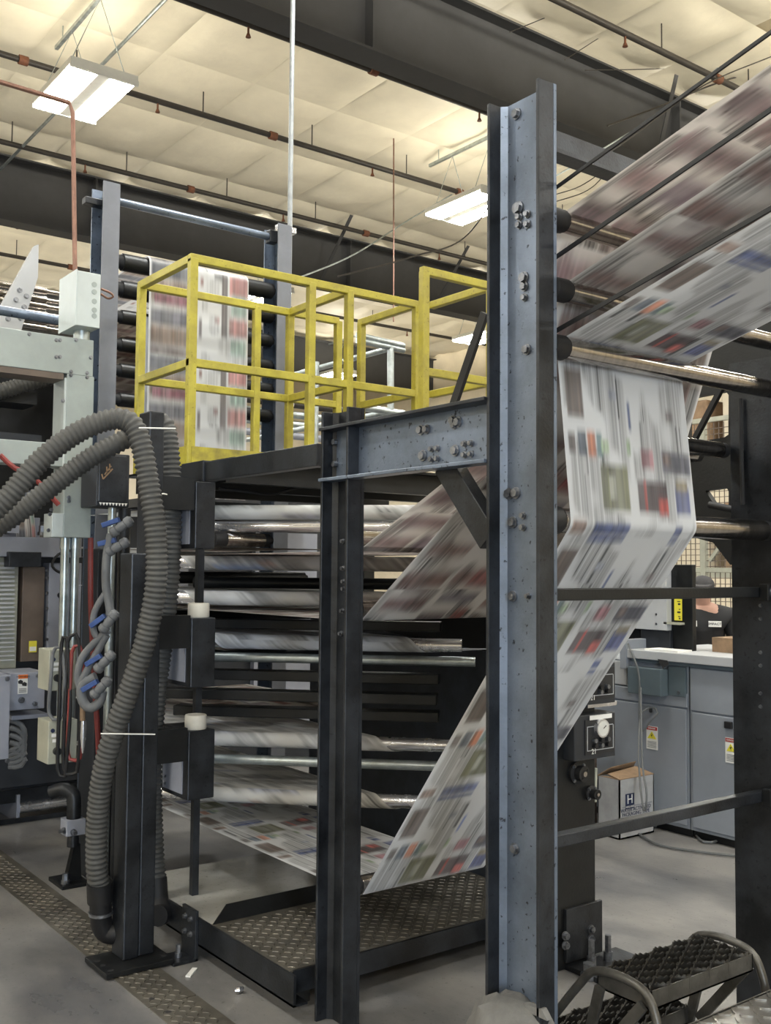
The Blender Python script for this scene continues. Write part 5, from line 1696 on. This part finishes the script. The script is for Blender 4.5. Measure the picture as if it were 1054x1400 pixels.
# wooden stand with a shoe
t = thing('wooden_stand', 'small dark wooden stand behind the gauge boxes', 'stand', (5.0, 4.6, 0))
ws = P(853, 1000, X=5.0)
MB().box((4.80, 4.46, ws.z-.02), (5.08, 4.85, ws.z)).build('top', m_wood, t)
for k in range(3):
    MB().box((4.83, 4.48+k*.12, 0), (4.85, 4.58+k*.12, ws.z-.02)).build('plank', m_wood, t)
    MB().box((4.85+k*.075, 4.465, 0), (4.92+k*.075, 4.48, ws.z-.02)).build('plank', m_wood, t)
for k in range(2):
    sh = MB()
    x, y = 4.90+.09*k, 4.55
    vs = []
    for s_, w_, h_, in ((0, .025, .05), (.05, .036, .085), (.10, .036, .08), (.17, .040, .05), (.23, .036, .04), (.26, .018, .025)):
        for q in range(8):
            a_ = 2*math.pi*q/8
            vs.append((x+w_*math.cos(a_), y+s_, ws.z+max(0, h_/2+h_/2*math.sin(a_))))
    sh.add(vs, [(i*8+j, i*8+(j+1) % 8, (i+1)*8+(j+1) % 8, (i+1)*8+j) for i in range(5) for j in range(8)]+[tuple(range(7, -1, -1)), tuple(range(40, 48))])
    o = sh.build('shoe', m_rubber, smooth=True)
    tag(o, 'black work shoe lying on the wooden stand', 'shoe', 'pair of black shoes')
# cords on the floor
for pts, lab in (([(810, 1140), (860, 1135), (900, 1155), (960, 1165), (1005, 1170)], 'dark cord trailing on the floor in front of the cabinets'), ([(878, 1130), (930, 1128), (945, 1135), (965, 1152), (1000, 1143)], 'pale cord curling on the floor by the cabinet plinth')):
    o = MB().tube(spline([P(u, v, Z=.012) for u, v in pts], .05), .007, 6).build('extension_cord', m_cable, smooth=True)
    tag(o, lab, 'cord')

# ================================================================== STEP STOOL AND BRIGHT TREAD PLATE
ZS = .475
sx0, sx1, sy0, sy1 = 2.27, 2.735, 1.81, 2.0
t = thing('step_stool', 'bent-tube step stool with serrated grating treads', 'stool', (2.5, 1.9, 0))


def grating(x0, x1, y0, y1, z, par):
    tr = MB().box((x0, y0, z-.05), (x1, y0+.004, z)).box((x0, y1-.004, z-.05), (x1, y1, z)).box((x0, y0, z-.05), (x0+.004, y1, z)).box((x1-.004, y0, z-.05), (x1, y1, z)).box((x0, y0, z-.05), (x1, y1, z-.045)).build('tread', m_stool, par)
    n = 8
    st = (y1-y0)/n
    for i in range(n):
        r = MB()
        vs, fs = [], []
        K_ = 60
        for k in range(K_+1):
            x = x0+.006+(x1-x0-.012)*k/K_
            off = .42*st*math.sin(2*math.pi*k/12 + math.pi*(i % 2))
            zz = .006+.004*(1 if (k % 2) else -.5)
            yc_ = y0+(i+.5)*st+off
            vs += [(x, yc_-.0022, z-.03), (x, yc_+.0022, z-.03), (x, yc_+.0022, z+zz), (x, yc_-.0022, z+zz)]
        for k in range(K_):
            a = 4*k
            fs += [(a, a+4, a+5, a+1), (a+1, a+5, a+6, a+2), (a+2, a+6, a+7, a+3), (a+3, a+7, a+4, a)]
        r.add(vs, fs+[(0, 1, 2, 3), (4*K_+3, 4*K_+2, 4*K_+1, 4*K_)])
        r.build('serrated_rib', m_grat, tr)
    return tr


grating(sx0, sx1, sy0, sy1, ZS, t)
grating(sx0-.02, sx1+.02, sy0+.235, sy1+.235, ZS-.235, t)
for x in (sx0-.012, sx1+.012):
    MB().tube(spline([(x, sy0-.045, .0), (x, sy0-.04, .30), (x, sy0-.02, ZS-.05), (x, sy0+.03, ZS+.005), (x, sy1-.02, ZS+.005), (x, sy1+.06, ZS-.06), (x, sy1+.26, .15), (x, sy1+.30, 0)], .02), .0125, 10).build('side_tube', m_stool, t, smooth=True)
    MB().bar((x, sy1-.02, ZS-.04), (x, sy1+.1, .0), .03, .012, up=(1, 0, 0)).build('brace', m_stool, t)
    MB().bar((x, sy0+.02, ZS-.04), (x, sy0+.20, ZS-.26), .03, .012, up=(1, 0, 0)).build('brace', m_stool, t)
t = thing('tread_platform', 'bright tread plate platform corner in front of the step stool', 'platform', (2.8, 1.4, 0))
zp = .40
MB().box((2.30, .6, zp-.006), (3.60, 1.735, zp)).build('plate', m_tread_lt, t)
MB().box((2.30, 1.73, zp-.06), (3.60, 1.74, zp)).build('edge', m_tread_lt, t)
for x, y in ((2.36, 1.6), (3.5, 1.6), (2.36, .7), (3.5, .7)):
    MB().box((x-.03, y-.03, 0), (x+.03, y+.03, zp-.006)).build('leg', m_steel_dk, t)
ll = []
for q in (1, -1):
    l = MB().prism([(-.011, -.011*q-.003, 0), (0, -.0045, 0), (.011, .011*q-.003, 0), (.011, .011*q+.003, 0), (0, .0045, 0), (-.011, -.011*q+.003, 0)], (0, 0, .004)).build('tread_lug', m_tread_lt)
    ll.append(l.data)
    bpy.data.objects.remove(l)
for i in range(30):
    for j in range(10):
        x, y = 2.33+i*.042, 1.715-j*.040
        c = bpy.data.objects.new('tread_lug', ll[(i+j) % 2])
        COL.objects.link(c)
        c.location = (x, y, zp)
        attach(c, t)
